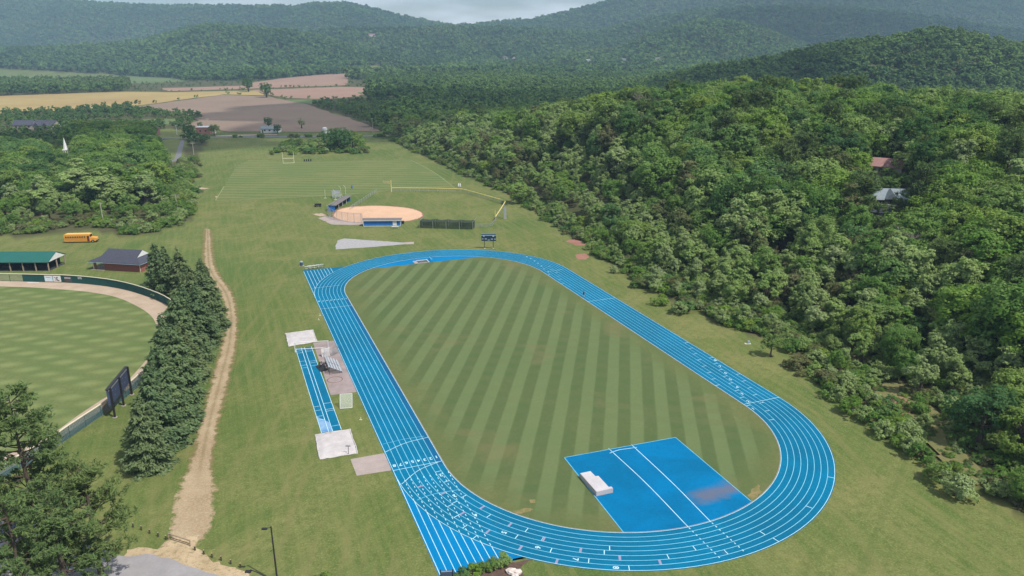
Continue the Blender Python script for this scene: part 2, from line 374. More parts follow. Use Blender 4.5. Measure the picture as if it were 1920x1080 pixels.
LAYERS = [   # northing, front width, back width, crest as seen along the skyline
    (2600, 560, 400, [(-400, 90), (-200, 88), (0, 92), (150, 88), (280, 76), (340, 60), (400, 47), (470, 50), (560, 58), (640, 78), (720, 98), (800, 112), (900, 122)]),
    (3100, 800, 600, [(400, 90), (560, 62), (640, 50), (760, 50), (850, 46), (950, 47), (1050, 54), (1150, 60), (1250, 68), (1400, 84), (1500, 100)]),
    (4400, 1000, 900, [(-500, 6), (-200, 2), (0, -3), (150, -1), (300, 7), (380, 6), (500, 8), (560, 8), (620, 2), (660, 2), (700, 10), (740, 22), (780, 31), (840, 42), (900, 52), (1000, 70)]),
    (4100, 900, 900, [(780, 60), (850, 45), (900, 42), (950, 36), (1000, 33), (1040, 25), (1080, 15), (1120, 5), (1170, -8), (1300, -26), (1450, -30), (1600, -22), (1800, -26), (2000, -24), (2300, -10)]),
    (2500, 550, 400, [(1150, 95), (1220, 66), (1280, 46), (1330, 37), (1380, 42), (1440, 58), (1490, 78), (1560, 98)]),
    (3100, 550, 600, [(1100, 60), (1180, 40), (1290, 16), (1400, 11), (1500, 8), (1600, 13), (1700, 23), (1780, 33), (1850, 46), (1950, 58), (2100, 70)]),
    (980, 260, 350, [(1380, 118), (1450, 104), (1520, 90), (1590, 76), (1680, 67), (1740, 55), (1800, 60), (1870, 76), (1960, 80), (2100, 86), (2300, 100)]),
]
LAY = []
for (Y, wf, wb, cr) in LAYERS:
    xs = [c[0] for c in cr]; zs = [max(0, Zat(c[0], c[1], Y)[1] - (13 if Y < 2900 else 24)) for c in cr]
    LAY.append((Y, wf, wb, xs, zs))
def hash_noise(X, Y, s):
    x, y = X / s, Y / s; xi, yi = np.floor(x), np.floor(y); fx, fy = smooth(x - xi), smooth(y - yi)
    def h(a, b): v = np.sin(a * 127.1 + b * 311.7) * 43758.5453; return v - np.floor(v)
    return (h(xi, yi) * (1 - fx) + h(xi + 1, yi) * fx) * (1 - fy) + (h(xi, yi + 1) * (1 - fx) + h(xi + 1, yi + 1) * fx) * fy
def terrain(X, Y):
    X = np.asarray(X, float); Y = np.asarray(Y, float); P = np.c_[X.ravel(), Y.ravel()]
    z = np.zeros(len(P))
    near = (P[:, 1] > -200) & (P[:, 1] < 1300) & (P[:, 0] > -300)
    if near.any():
        Q = P[near]; de, se, _ = seg_dist(Q, EDGE); dr, sr, zr = seg_dist(Q, RIDGE)
        front = sr < 0           # left of / below the ridge as seen walking along it
        zf = np.where(se > 0, zr * smooth(de / (de + dr + 1e-6)), 0)
        zb = zr * (1 - .75 * smooth(dr / 260))
        zz = np.where(front, zf, zb); zz = np.where(se > 0, zz, 0)
        zz += np.where((se > 0), (hash_noise(Q[:, 0], Q[:, 1], 37) - .5) * 3 * smooth(de / 60), 0)
        z[near] = np.maximum(zz, 0)
    far = P[:, 1] > 500
    if far.any():
        Q = P[far]; px = 960 + FPX * Q[:, 0] / (Q[:, 1] * math.cos(PITCH) + 15)
        m = np.zeros(len(Q))
        for (Yc, wf, wb, xs, zs) in LAY:
            H = np.interp(px, xs, zs)
            # taper past the ends of a crest
            H = H * smooth((px - (xs[0] - 250)) / 250) * smooth(((xs[-1] + 250) - px) / 250)
            H = H * (1 + .10 * (hash_noise(Q[:, 0] + Yc, Q[:, 1], 420) - .5) * smooth(np.abs(Q[:, 1] - Yc) / 150))
            d = Q[:, 1] - Yc + 140 * (hash_noise(Q[:, 0], Q[:, 1] * .3 + Yc, 500) - .5) * smooth(np.abs(Q[:, 1] - Yc) / 250)
            m = np.maximum(m, H * np.where(d < 0, smooth(1 + d / wf), smooth(1 - d / wb)))
        z[far] = np.maximum(z[far], m)
    return z.reshape(X.shape)
def Gt(x, y, dz=0.):                     # where a sight line meets the land, dz above it
    d = ray(x, y); d = d / d[1]
    Ys = np.concatenate([np.arange(60, 700, 1.0), np.arange(700, 6000, 8.0)])
    X, Z = d[0] * Ys, CAMH + d[2] * Ys
    g = terrain(X, Ys) + dz; i = int(np.argmax(Z <= g)) if (Z <= g).any() else len(Ys) - 1
    return Vector((X[i], Ys[i], float(g[i] - dz)))
def pip(P, poly):
    poly = np.array([(p[0], p[1]) for p in poly]); x, y = P[:, 0], P[:, 1]; c = np.zeros(len(P), bool); j = len(poly) - 1
    for i in range(len(poly)):
        xi, yi, xj, yj = *poly[i], *poly[j]
        with np.errstate(divide='ignore', invalid='ignore'):
            c ^= ((yi > y) != (yj > y)) & (x < (xj - xi) * (y - yi) / (yj - yi + 1e-12) + xi)
        j = i
    return c
# open land (no trees)
CAMPUS = [tuple(p[:2]) for p in gp((392, 258), (720, 256))] + [e for e in EDGE[::-1] if -200 < e[1] < 600] + [(300, -250), (-300, -250), (-420, 240)] + [tuple(p[:2]) for p in gp((-60, 448), (60, 442), (160, 432), (250, 444), (330, 425), (358, 412), (352, 340), (372, 295))]
F_BROWN = gp((235, 203), (330, 190), (420, 178), (500, 181), (560, 192), (640, 216), (715, 246), (640, 247), (430, 248), (350, 236), (385, 218), (300, 212))
F_YELLOW = gp((-200, 186), (0, 180), (120, 176), (230, 172), (330, 173), (480, 170), (500, 179), (420, 177), (325, 189), (230, 202), (120, 208), (0, 214), (-200, 222))
F_RED1 = gp((470, 156), (520, 148), (590, 141), (655, 138), (650, 160), (560, 163), (478, 166))
F_RED2 = gp((470, 169), (560, 166), (640, 163), (700, 164), (770, 166), (660, 182), (610, 186), (540, 184), (500, 176))
F_RED3 = gp((300, 166), (480, 160), (480, 166), (320, 171))
F_STRIP = gp((640, 137), (700, 133), (830, 131), (830, 136), (740, 138), (655, 141))
F_GREEN1 = gp((-250, 147), (0, 140), (200, 141), (330, 147), (350, 153), (200, 158), (0, 158), (-250, 162))
F_GREEN2 = gp((130, 232), (200, 226), (345, 222), (330, 232), (230, 236))
F_GREEN3 = gp((540, 188), (620, 186), (600, 196), (566, 194))
F_GREEN4 = gp((700, 172), (860, 168), (900, 172), (760, 180))
LAWN = gp((287, 262), (338, 262), (326, 300), (300, 303)); LANE = gp((336, 262), (350, 262), (342, 306), (300, 306))
ROADSIDE = gp((215, 262), (760, 258), (760, 244), (560, 241), (330, 243), (215, 244))
CLEARING = gp((1628, 716), (1690, 726), (1752, 776), (1800, 830), (1850, 905), (1812, 912), (1758, 850), (1700, 800), (1648, 752))
OPEN = [CAMPUS, F_BROWN, F_YELLOW, F_RED1, F_RED2, F_RED3, F_STRIP, F_GREEN1, F_GREEN2, F_GREEN3, F_GREEN4, LAWN, LANE, ROADSIDE, CLEARING]
def is_open(P):
    m = np.zeros(len(P), bool)
    for poly in OPEN: m |= pip(P, poly)
    return m

# one ground sheet out to the horizon, fine in view
rr_ = [0.0]; r_ = 12.0
while r_ < 6100: rr_.append(r_); r_ *= 1.028
az = np.concatenate([np.linspace(-46, 46, 300), np.linspace(50, 310, 66)]); az = np.radians(az)
rr_ = np.array(rr_); RR, AZ = np.meshgrid(rr_, az, indexing='ij')
GX, GY = RR * np.sin(AZ), RR * np.cos(AZ); GZ = terrain(GX, GY)
nr, na = GX.shape
P2 = np.c_[GX.ravel(), GY.ravel()]
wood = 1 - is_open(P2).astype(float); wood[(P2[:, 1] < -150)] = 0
V = np.c_[GX.ravel(), GY.ravel(), GZ.ravel()]
I = np.arange(nr * na).reshape(nr, na)
a_ = I[1:-1]; b_ = I[2:]
q = np.stack([a_, b_, np.roll(b_, -1, 1), np.roll(a_, -1, 1)], -1).reshape(-1, 4)
tri = np.stack([np.full(na, I[0, 0]), I[1], np.roll(I[1], -1)], -1)
me = bpy.data.meshes.new('ground'); me.from_pydata(V.tolist(), [], q[:, ::-1].tolist() + tri[:, ::-1].tolist()); me.update()
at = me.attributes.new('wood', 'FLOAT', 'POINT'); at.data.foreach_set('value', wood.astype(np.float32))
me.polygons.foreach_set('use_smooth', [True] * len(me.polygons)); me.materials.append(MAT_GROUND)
ground = bpy.data.objects.new('ground', me); C.objects.link(ground); ground['kind'] = 'structure'
ZG = lambda x, y: float(terrain(np.array([x]), np.array([y]))[0])

# ------------------------------------------------------------------ far fields and road
for nm, pts, m, z in (('ploughed_field', F_BROWN, MAT_FIELD_B, .30), ('crop_field', F_YELLOW, MAT_FIELD_Y, .25), ('red_soil_field', F_RED1, MAT_FIELD_R, .3), ('red_soil_field', F_RED2, MAT_FIELD_R, .3),
                      ('red_soil_field', F_RED3, MAT_FIELD_R, .25), ('stubble_field', F_STRIP, MAT_FIELD_R, .3), ('meadow', F_GREEN1, MAT_FIELD_G, .2), ('meadow', F_GREEN2, MAT_FIELD_G, .2),
                      ('meadow', F_GREEN3, MAT_FIELD_G, .2), ('meadow', F_GREEN4, MAT_FIELD_R, .2)):
    sheet(nm, ragged([p[:2] for p in pts], 2.0, 25, 3), z, m)
rd = [G(-120, 275), G(60, 268), G(215, 262), G(330, 258.5), G(480, 256.5), G(600, 255.5), G(720, 254.5), G(860, 252), G(980, 249)]
road_l = catmull([(p.x, p.y - 3.6) for p in rd]); road_r = catmull([(p.x, p.y + 3.6) for p in rd])
o = MB().strip(road_l, road_r, .12).build('road', MAT_ROAD); o['kind'] = 'structure'
o2 = MB().strip([p + Vector((0, .25, 0)) for p in road_l], [p + Vector((0, .45, 0)) for p in road_l], .13).build('edge_line', MAT_LINE, o)
sheet('striped_lawn', [p[:2] for p in LAWN], .03, MAT_PRACTICE)
sheet('lane', [p[:2] for p in gp((339, 262), (346, 262), (338, 300), (310, 306), (300, 303), (326, 300))], .05, MAT_ROAD)
sheet('gravel_shoulder', ragged([p[:2] for p in gp((405, 254.5), (462, 252.5), (520, 252), (520, 253.6), (405, 256))], .3, 4, 5), .16, MAT_WARN)
sheet('practice_field', [p[:2] for p in gp((404, 376), (443, 312), (470, 298), (540, 304), (770, 300), (812, 322), (852, 352), (735, 357), (640, 366), (560, 370))], .02, MAT_PRACTICE)
def line_on(pts, wdt, z, mat, name, parent=None, M4=None):
    L, Rr = [], []
    pts = [Vector((p[0], p[1], 0)) for p in pts]
    for i, p in enumerate(pts):
        d = (pts[min(i + 1, len(pts) - 1)] - pts[max(i - 1, 0)]).normalized(); n = Vector((-d.y, d.x, 0)) * wdt / 2
        L.append(p + n); Rr.append(p - n)
    o = MB().strip(Rr, L, z).build(name, mat, parent)
    if M4 is not None and parent is None: o.matrix_world = M4
    return o
pf = bpy.data.objects['practice_field']; MAT_CHALK = M('field_chalk', (.26, .28, .13), (.15, .2, .07), .15, .9)
for a in (((404, 376), (560, 370), (626, 364.5)), ((650, 365), (735, 357.5)), ((548, 304.5), (770, 300)), ((770, 300), (812, 322), (852, 352)), ((404, 376), (420, 350))):
    line_on([p[:2] for p in catmull(gp(*a), 6)], .5, .05, MAT_CHALK, 'chalk_line', pf)

# ------------------------------------------------------------------ running track
RI, LS, WT = 30.28, 100.0, 8.37; LW = WT / 8
def stadium(r, n=64):
    t = np.linspace(0, math.pi, n)
    return [(r * math.cos(a), LS / 2 + r * math.sin(a)) for a in t] + [(-r * math.cos(a), -LS / 2 - r * math.sin(a)) for a in t]
track = bpy.data.objects.new('running_track', None); C.objects.link(track); track['kind'] = 'structure'; track.matrix_world = TM
def tsheet(name, pts, z, mat): return MB().poly([(p[0], p[1], z) for p in pts]).build(name, mat, track)
def ring(r0, r1, z, mat, name):
    A, B = stadium(r0), stadium(r1); A.append(A[0]); B.append(B[0])
    return MB().strip(A, B, z).build(name, mat, track)
infield = MB().poly([(p[0], min(p[1], 73.9), .012) for p in stadium(RI - .1)]).build('infield', MAT_INFIELD); infield.matrix_world = TM; infield['kind'] = 'structure'
seg = [(x, y) for (x, y) in stadium(RI + .02, 160) if y > 73.7]
tsheet('steeplechase_apron', seg, .018, MAT_TRACKB)
ring(RI - .05, RI + WT + .18, .022, MAT_TRACK, 'lane_surface')
ro = RI + WT + .18
# chutes continuing the home straight, and the wedges between chute and bend
chute = [(-ro, -50.0)] + [(-ro, -77.3), (-29.4, -78.2), (-25.2, -77.8)] + [(-ro * math.cos(a), -50 - ro * math.sin(a)) for a in np.linspace(R(52), 0, 20)][:-1]
tsheet('start_chute', chute, .019, MAT_TRACKB)
chute2 = [(-ro, 50.0)] + [(-ro * math.cos(a), 50 + ro * math.sin(a)) for a in np.linspace(0, R(47), 20)][1:] + [(-26.0, 79.6), (-ro, 80.0)]
tsheet('finish_chute', chute2, .019, MAT_TRACK)
tsheet('worn_inner_lane', [(-RI - .04, -50), (-RI - .04, 46), (-RI - 1.0, 46), (-RI - 1.0, -50)], .026, rubber('track_rubber_worn', (.008, .1, .22), (.010, .085, .185), (.006, .13, .28)))
for i in range(9):
    r = RI + i * LW
    A = stadium(r - .042, 72); B = stadium(r + .042, 72); A.append(A[0]); B.append(B[0])
    MB().strip(A, B, .031).build('lane_line', MAT_LINE if i in (0, 8) else MAT_LANE, track)
MB().strip(stadium(RI - .2, 72) + stadium(RI - .2, 72)[:1], stadium(RI - .1, 72) + stadium(RI - .1, 72)[:1], .034).build('kerb_line', MAT_CONC2, track)
line_t = lambda pts, wd=.11, mat=MAT_LINE, name='marking', z=.036: line_on(pts, wd, z, mat, name, track)
for i in range(9):
    u = -RI - i * LW
    # near chute: dashed across the bend, solid beyond it
    vb = -50 - math.sqrt(max(0, (RI + WT) ** 2 - u * u))
    v0 = -52.5
    if i < 8:
        vs = v0
        mb = MB()
        while vs > vb + .5:
            mb.strip([(u - .05, vs), (u - .05, vs - .55)], [(u + .05, vs), (u + .05, vs - .55)], .036); vs -= 1.15
        if mb.v: mb.build('dashed_line', MAT_LINE, track)
    line_t([(u, vb), (u, -77.6)], .1, name='chute_line')
    vf = 50 + math.sqrt(max(0, (RI + WT) ** 2 - u * u))
    line_t([(u, vf if i < 8 else 50), (u, 79.6 - .1 * i)], .1, name='chute_line')
def pxl(pts, wd=.11, mat=MAT_LINE, name='marking'): line_t([p[:2] for p in catmull([T(*p) for p in pts], 6)], wd, mat, name)
def across(v, side=-1, mat=MAT_LINE, wd=.11): line_t([(side * RI, v), (side * (RI + WT), v)], wd, mat, 'finish_line')
across(-48.9); across(-49.9, 1); across(39.7); across(18.3, 1); across(59.6)
pxl([(722, 848), (760, 831), (803, 820)]); pxl([(718, 833), (757, 824), (795, 818)], .1, MAT_LINEOLD)
pxl([(753, 908), (785, 882), (823, 866)]); pxl([(782, 938), (812, 927), (862, 918)], .12, MAT_LINEOLD)
pxl([(1056, 505), (1030, 509)], .1)
def lane_pos(x, y):
    u, v = T(x, y)
    if abs(v) <= 50: c = Vector((0, v, 0)); o_ = Vector((math.copysign(1, u), 0, 0)); r = abs(u)
    else:
        c = Vector((0, math.copysign(50, v), 0)); o_ = Vector((u, v - c.y, 0)); r = o_.length; o_.normalize()
    return c, o_, r
def tick(x, y, mat=MAT_LINE, wd=.12):
    c, o_, r = lane_pos(x, y); i = int(np.clip((r - RI) / LW, 0, 7)); a = c + o_ * (RI + i * LW + .05); b = c + o_ * (RI + (i + 1) * LW - .05)
    line_t([a[:2], b[:2]], wd, mat, 'stagger_mark')
FONT = {}
def digit_mesh(ch, size):
    if (ch, size) not in FONT:
        cu = bpy.data.curves.new('digit', 'FONT'); cu.body = ch; cu.size = size; cu.align_x = 'CENTER'; cu.align_y = 'CENTER'; cu.offset = .02 * size; cu.resolution_u = 3
        ob = bpy.data.objects.new('digit', cu); C.objects.link(ob); bpy.context.view_layer.update()
        me = bpy.data.meshes.new_from_object(ob.evaluated_get(bpy.context.evaluated_depsgraph_get())); bpy.data.objects.remove(ob)
        FONT[(ch, size)] = me
    return FONT[(ch, size)]
def number(ch, x, y, size=1.15, mat=MAT_LINE):
    c, o_, r = lane_pos(x, y); i = int(np.clip((r - RI) / LW, 0, 7)); p = c + o_ * (RI + (i + .5) * LW)
    t = Vector((-o_.y, o_.x, 0))
    me = digit_mesh(ch, size)
    if not me.materials: me.materials.append(mat)
    ob = bpy.data.objects.new('lane_number', me); C.objects.link(ob); ob.parent = track
    ob.matrix_local = Matrix(((o_.x, t.x, 0, p.x), (o_.y, t.y, 0, p.y), (0, 0, 1, .037), (0, 0, 0, 1)))
for ch, x, y in (('1', 817, 857), ('2', 806, 860), ('3', 796, 862), ('4', 785, 863.5), ('5', 773, 865.5), ('6', 762, 868), ('7', 751, 871), ('8', 739.5, 873),
                 ('2', 828, 890.5), ('3', 853, 929), ('4', 892, 965), ('5', 946, 997), ('6', 1009, 1025), ('7', 1079, 1047), ('8', 1154, 1062.5),
                 ('1', 1410, 767), ('2', 1401, 753.5), ('3', 1389, 739), ('4', 1379.5, 727), ('5', 1368.5, 712), ('6', 1358, 700), ('7', 1349, 687.5), ('8', 1340, 676),
                 ('1', 1030, 515), ('2', 1026, 510), ('3', 1021, 504.5), ('4', 1016, 499), ('5', 1009, 494), ('6', 1002, 489.5), ('7', 995, 485.5), ('8', 988, 481.5),
                 ('8', 597.5, 565), ('7', 604.5, 564.4), ('6', 612, 563.7), ('5', 619, 563), ('4', 626.5, 562.2), ('3', 634, 561.5), ('2', 641, 560.8), ('1', 648.5, 560)):
    number(ch, x, y, 1.0 if y < 600 else 1.15)
for x, y in ((823, 884), (834, 904), (857, 940), (865, 933), (913, 970), (970, 1005), (1034, 1030), (1104, 1050), (1179, 1063), (989, 992), (1018, 1009), (1143, 1027), (1133, 1034), (1252, 1043), (1302, 1028), (1361, 1035), (1430, 1000), (1454, 1012), (1517, 951), (1556, 895),
             (1342, 723), (1336, 711), (1328, 699), (1318, 687), (1310, 675), (1302, 664), (1294, 653.5), (1286, 643), (1444, 787.5), (1435, 771), (1425, 756), (1413, 741), (1402, 728), (1392, 715), (1382, 702),
             (1394, 762), (1388, 746), (1378, 733), (1367, 719), (1357, 706), (1349, 694), (1341, 682), (1333, 671),
             (844, 948), (856, 968), (874, 986), (892, 1006), (1052, 532), (1050, 524), (1046, 518), (1043, 511), (1037, 505), (1032, 499)): tick(x, y)
for x, y in ((790, 912), (832, 925), (868, 962), (905, 951), (957, 983), (917, 995), (977, 1026), (1020, 1010), (1089, 1030), (1162, 1045), (1237, 1053), (1045, 1050)): tick(x, y, M('faded_pink_mark', (.3, .28, .42), None, 1, .9), .35)
# high jump approach pad in the infield
PADP = [T(1058, 858), T(1265, 820), T(1408, 939)]
p_ = TMI @ G(1408, 940)
pad = [(-10.6, -55.5), (10.75, -56.4)] + [(RI * math.cos(a), -50 + RI * math.sin(a)) for a in np.linspace(math.atan2(p_.y + 50, p_.x), R(-112.4), 18)]
pad_o = MB().poly([(p[0], p[1], .017) for p in pad]).build('high_jump_apron', MAT_PAD, track)
pxl([(1141, 841), (1210, 905), (1290, 988)], .12); pxl([(1184, 834), (1260, 905), (1333, 979)], .12); pxl([(1143, 850), (1160, 844), (1180, 841), (1194, 839)], .12)
for a, b in (((1290, 988), (1352, 1049)), ((1333, 979), (1397, 1036))):
    A, B = Vector(T(*a)), Vector(T(*b)); n = 9
    for i in range(n):
        line_t([A.lerp(B, (i + .25) / n), A.lerp(B, (i + .65) / n)], .13, name='dashed_line')
# pale rim of the pad
line_t([(-10.6, -55.5), (10.75, -56.4)], .12, MAT_LINEOLD); line_t([(10.75, -56.4), (p_.x, p_.y)], .12, MAT_LINEOLD); line_t([(-10.6, -55.5), (-11.5, -77.9)], .12, MAT_LINEOLD)
for nm, pts in (('bare_earth', [(961, 961), (975, 955), (998, 953), (1002, 957), (985, 962), (968, 964)]), ('bare_earth', [(993, 939), (1003, 937), (1004, 942), (996, 943)]), ('bare_earth', [(1403, 930), (1412, 916), (1424, 910), (1428, 922), (1416, 936), (1408, 938)])):
    o = sheet(nm, ragged([T(*p) for p in pts], .12, .35, 8), .0155, MAT_EDGE, TM)

# runways, pits, pads west of the home straight
U0, U1, V0, V1 = -48.0, -44.3, 13.0, -31.2
rw = bpy.data.objects.new('jump_runway', None); C.objects.link(rw); rw['kind'] = 'structure'; rw.matrix_world = TM
MB().poly([(U0, V0, .02), (U0, V1, .02), (U1, V1, .02), (U1, V0, .02)]).build('runway_surface', MAT_TRACK, rw)
MB().poly([(U0 + .1, V1 + 7, .024), (U0 + .1, V1 + .1, .024), (U0 + 2.2, V1 + .1, .024), (U0 + 1.9, V1 + 4, .024)]).build('faded_patch', M('faded_rubber', (.3, .45, .58), (.05, .2, .45), .5, .8), rw)
for u in (U0 + .06, U0 + 1.35, U0 + 2.05, U1 - .06): line_on([(u, V0), (u, V1)], .1, .03, MAT_LINE, 'runway_line', rw)
for (a, b) in ((U0, U0 + 1.35), (U0 + 2.05, U1)):
    for v in ((11.2, 9.9, 4.6, 2.2, .7, -19.8, -21.6, -24.2, -25.8) if a == U0 else (11.0, 10.2, 4.0, 3.0, 1.2, -19.0, -21.8, -29.2, -22.6)): line_on([(a, v), (b, v)], .1, .031, MAT_LINE, 'runway_line', rw)
sheet('concrete_pad', [p[:2] for p in gp((587, 643), (628, 638.5), (669, 735), (620, 741))], .014, MAT_CONC2)
sheet('concrete_pad', [p[:2] for p in gp((657, 861), (727, 848.5), (733.5, 882), (669, 892))], .014, MAT_CONC)
cx_, cy_ = G(628, 712)[:2]
mb = MB(); th = np.linspace(0, 2 * math.pi, 41)
mb.strip([(cx_ + 1.46 * math.cos(t), cy_ + 1.46 * math.sin(t)) for t in th], [(cx_ + 1.62 * math.cos(t), cy_ + 1.62 * math.sin(t)) for t in th], .02).build('throwing_circle', MAT_RUST)['kind'] = 'structure'
def tarp(label, corners, seed, group='tarps over the sand pits'):
    rnd = random.Random(seed); P = gp(*corners); c = sum(P, Vector()) / 4; n = 22; mb = MB()
    for i in range(n + 1):
        for j in range(n + 1):
            s, t = i / n, j / n; p = P[0].lerp(P[1], s).lerp(P[3].lerp(P[2], s), t) - c
            e = min(s, t, 1 - s, 1 - t); wr = .08 * abs(math.sin(9 * s + 5 * t + 3 * math.sin(4 * t + seed))) + .05 * abs(math.sin(17 * t - 8 * s + seed)) + rnd.uniform(0, .03)
            mb.v.append((p.x + (rnd.gauss(0, .06) if e == 0 else 0), p.y + (rnd.gauss(0, .09) if e == 0 else 0), .05 + (.16 + wr) * min(1, e * 7)))
    for i in range(n):
        for j in range(n): a = i * (n + 1) + j; mb.f.append((a, a + 1, a + n + 2, a + n + 1))
    t = thing('sand_pit_cover', label, 'tarp', c, 0, group)
    mb.build('tarp', MAT_TARP, t, True)
    for a, b in ((0, 1), (1, 2), (2, 3), (3, 0)):
        A, B = P[a] - c, P[b] - c
        MB().tube([A.lerp(B, q / 8) + Vector((rnd.gauss(0, .05), rnd.gauss(0, .08), .1)) for q in range(9)], [.09 + rnd.uniform(-.02, .04) for q in range(9)], 6).build('hem', MAT_TARP, t)
    return t
tarp('smaller crumpled white tarp on the far sand pit, behind the soccer goal', ((536, 626), (587, 619), (594, 641), (541, 650)), 1)
tarp('larger wrinkled white tarp on the near sand pit, at the runway end', ((591, 816), (656, 806), (671, 850), (600, 862)), 2)
t = thing('rake', 'thin dark rake standing upright at the edge of the near sand pit tarp', 'rake', G(653.5, 852))
MB().tube([(0, 0, 0), (.05, 0, 1.6)], .05, 6).build('handle', MAT_DKWOOD, t); m = MB().box(-.4, -.03, 1.55, .45, .03, 1.65)
for i in range(7): m.tube([(-.36 + i * .12, 0, 1.6), (-.36 + i * .12, .02, 1.78)], .015, 4)
m.build('rake_head', MAT_BLACK, t)

# dirt track along the spruces, asphalt apron at its foot
dl = gp((384, 428), (384, 500), (413, 548), (424, 585), (420, 640), (404, 700), (380, 790), (361, 870), (349, 905), (340, 960), (331, 1005), (310, 1032))
dr = gp((395, 430), (402, 500), (432, 548), (442, 590), (441, 640), (424, 720), (406, 790), (392, 870), (393, 910), (386, 960), (375, 1000), (350, 1032))
def rag_strip(name, L, Rr, z, mat, amp, seed, n=26):
    rnd = random.Random(seed); L, Rr = resample(catmull(L, n), 1.1), resample(catmull(Rr, n), 1.1); mn = min(len(L), len(Rr)); L = [L[int(i * len(L) / mn)] for i in range(mn)]; Rr = [Rr[int(i * len(Rr) / mn)] for i in range(mn)]
    def j(ps): return [(p.x + rnd.gauss(0, amp), p.y + rnd.gauss(0, amp * .6)) for p in ps]
    o = MB().strip(j(Rr), j(L), z).build(name, mat); o['kind'] = 'structure'; return o
out = lambda L, Rr, d: ([a + (a - b).normalized() * d for a, b in zip(L, Rr)], [b + (b - a).normalized() * d for a, b in zip(L, Rr)])
k = Nd('rutted_path')
gcol, hgt = grass_nodes(k, (GR_DRY, GR_BASE, GR_LUSH), .016, .07, .8)
at1 = k.n('Attribute'); at1.attribute_name = 'across'; at2 = k.n('Attribute'); at2.attribute_name = 'worn'
A_, W_ = at1.outputs['Fac'], at2.outputs['Fac']
nn = k.math('SUBTRACT', k.noise(.55, 6, .72), .5); n2 = k.noise(2.4, 5, .75); n3 = k.noise(.12, 4, .6)
edge = k.mapr(k.math('ADD', k.math('ADD', A_, k.math('MULTIPLY', nn, 1.5)), k.math('MULTIPLY', k.math('SUBTRACT', W_, .6), .6)), .3, .52)
mid = k.math('MULTIPLY', k.mapr(k.math('ADD', A_, k.math('MULTIPLY', nn, .8)), .78, 1.0), k.mapr(W_, .5, 1., .75, 0.))
dcol = k.mix(k.mapr(n3, .35, .65), (.40, .305, .19), (.30, .215, .125)); dcol = k.mix(k.mapr(n2, .45, .7, 0, .7), dcol, (.50, .42, .3)); dcol = k.mix(k.mapr(k.noise(6, 3), .5, .75, 0, .5), dcol, (.17, .13, .075))
brown = k.mix(k.mapr(nn, -.1, .15), (.16, .14, .055), (.22, .165, .085))
c1 = k.mix(k.mapr(k.math('ADD', A_, k.math('MULTIPLY', nn, 1.2)), .0, .3), gcol, brown)
col = k.mix(edge, c1, dcol); col = k.mix(mid, col, brown)
MAT_PATH = k.bsdf(col, .97, bump=k.bump(n2, .5, .08), spec=.1)
def path_strip(name, L, Rr, z, mat):
    L, Rr = catmull(L, 14), catmull(Rr, 14); n = min(len(L), len(Rr)); vs, ac, wo = [], [], []
    for i in range(n):
        yy = px_of(L[i].x, L[i].y, 0)[1]; w_ = float(np.interp(yy, [428, 470, 520, 640, 860, 920, 1000], [.12, .3, .55, .6, .65, 1., 1.2])); d = (Rr[i] - L[i])
        for t_, a_ in ((-.4, 0.), (-.12, .25), (.15, .6), (.5, 1.), (.85, .6), (1.12, .25), (1.4, 0.)): p = L[i] + d * t_; vs.append((p.x, p.y, z)); ac.append(a_); wo.append(w_)
    fs = [(i * 7 + j, i * 7 + j + 1, (i + 1) * 7 + j + 1, (i + 1) * 7 + j) for i in range(n - 1) for j in range(6)]
    o = MB().add(vs, fs).build(name, mat); o['kind'] = 'structure'
    for nm, vals in (('across', ac), ('worn', wo)): a_ = o.data.attributes.new(nm, 'FLOAT', 'POINT'); a_.data.foreach_set('value', vals)
    return o
path_strip('dirt_path', dl, dr, .014, MAT_PATH)
sheet('dirt_apron', ragged([p[:2] for p in gp((238, 1032), (262, 1026), (300, 1032), (332, 1008), (372, 1003), (366, 1024), (400, 1052), (440, 1064), (470, 1082), (560, 1120), (330, 1130), (180, 1130))], .22, .8, 7), .016, MAT_DIRT)
sheet('parking_lot', ragged([p[:2] for p in gp((-160, 950), (20, 978), (140, 1008), (235, 1044), (290, 1040), (330, 1052), (372, 1068), (420, 1082), (520, 1150), (480, 1500), (-400, 1500), (-300, 1000))], .1, 1.2, 9), .02, MAT_ASPH)
sheet('mulch_bed', ragged([p[:2] for p in gp((842, 1082), (880, 1078), (905, 1068), (945, 1058), (988, 1049.5), (1000, 1048), (985, 1055), (975, 1066), (985, 1090), (960, 1110), (850, 1110))], .08, .4, 11), .03, MAT_MULCH)
sheet('worn_soil', ragged([p[:2] for p in gp((596, 409), (612, 405), (640, 413), (686, 418), (686, 421), (655, 422), (622, 421))], .15, 1.0, 12), .012, MAT_CONC)
for i, pts in enumerate((((585, 401), (604, 400), (614, 404), (600, 406)), ((366, 353), (378, 351.5), (392, 353), (378, 355.5)), ((402, 368), (416, 368), (417, 371), (406, 371)), ((1060, 452), (1078, 447), (1108, 448), (1108, 460), (1080, 460)), ((1078, 478), (1098, 475), (1106, 480), (1098, 487), (1082, 486)))):
    sheet('bare_patch', ragged([p[:2] for p in gp(*pts)], .2, .8, 20 + i), .011, MAT_REDSOIL if i > 2 else MAT_WARN)
sheet('clay_infield', ragged([p[:2] for p in catmull(gp((626, 404), (634, 394), (652, 389), (676, 387), (704, 386), (735, 387.2), (762, 390), (783, 395), (791, 401.5), (787, 408), (770, 413), (745, 416), (700, 417.5), (660, 416), (636, 411)), 6, True)], .15, 2.5, 13), .014, MAT_CLAY)
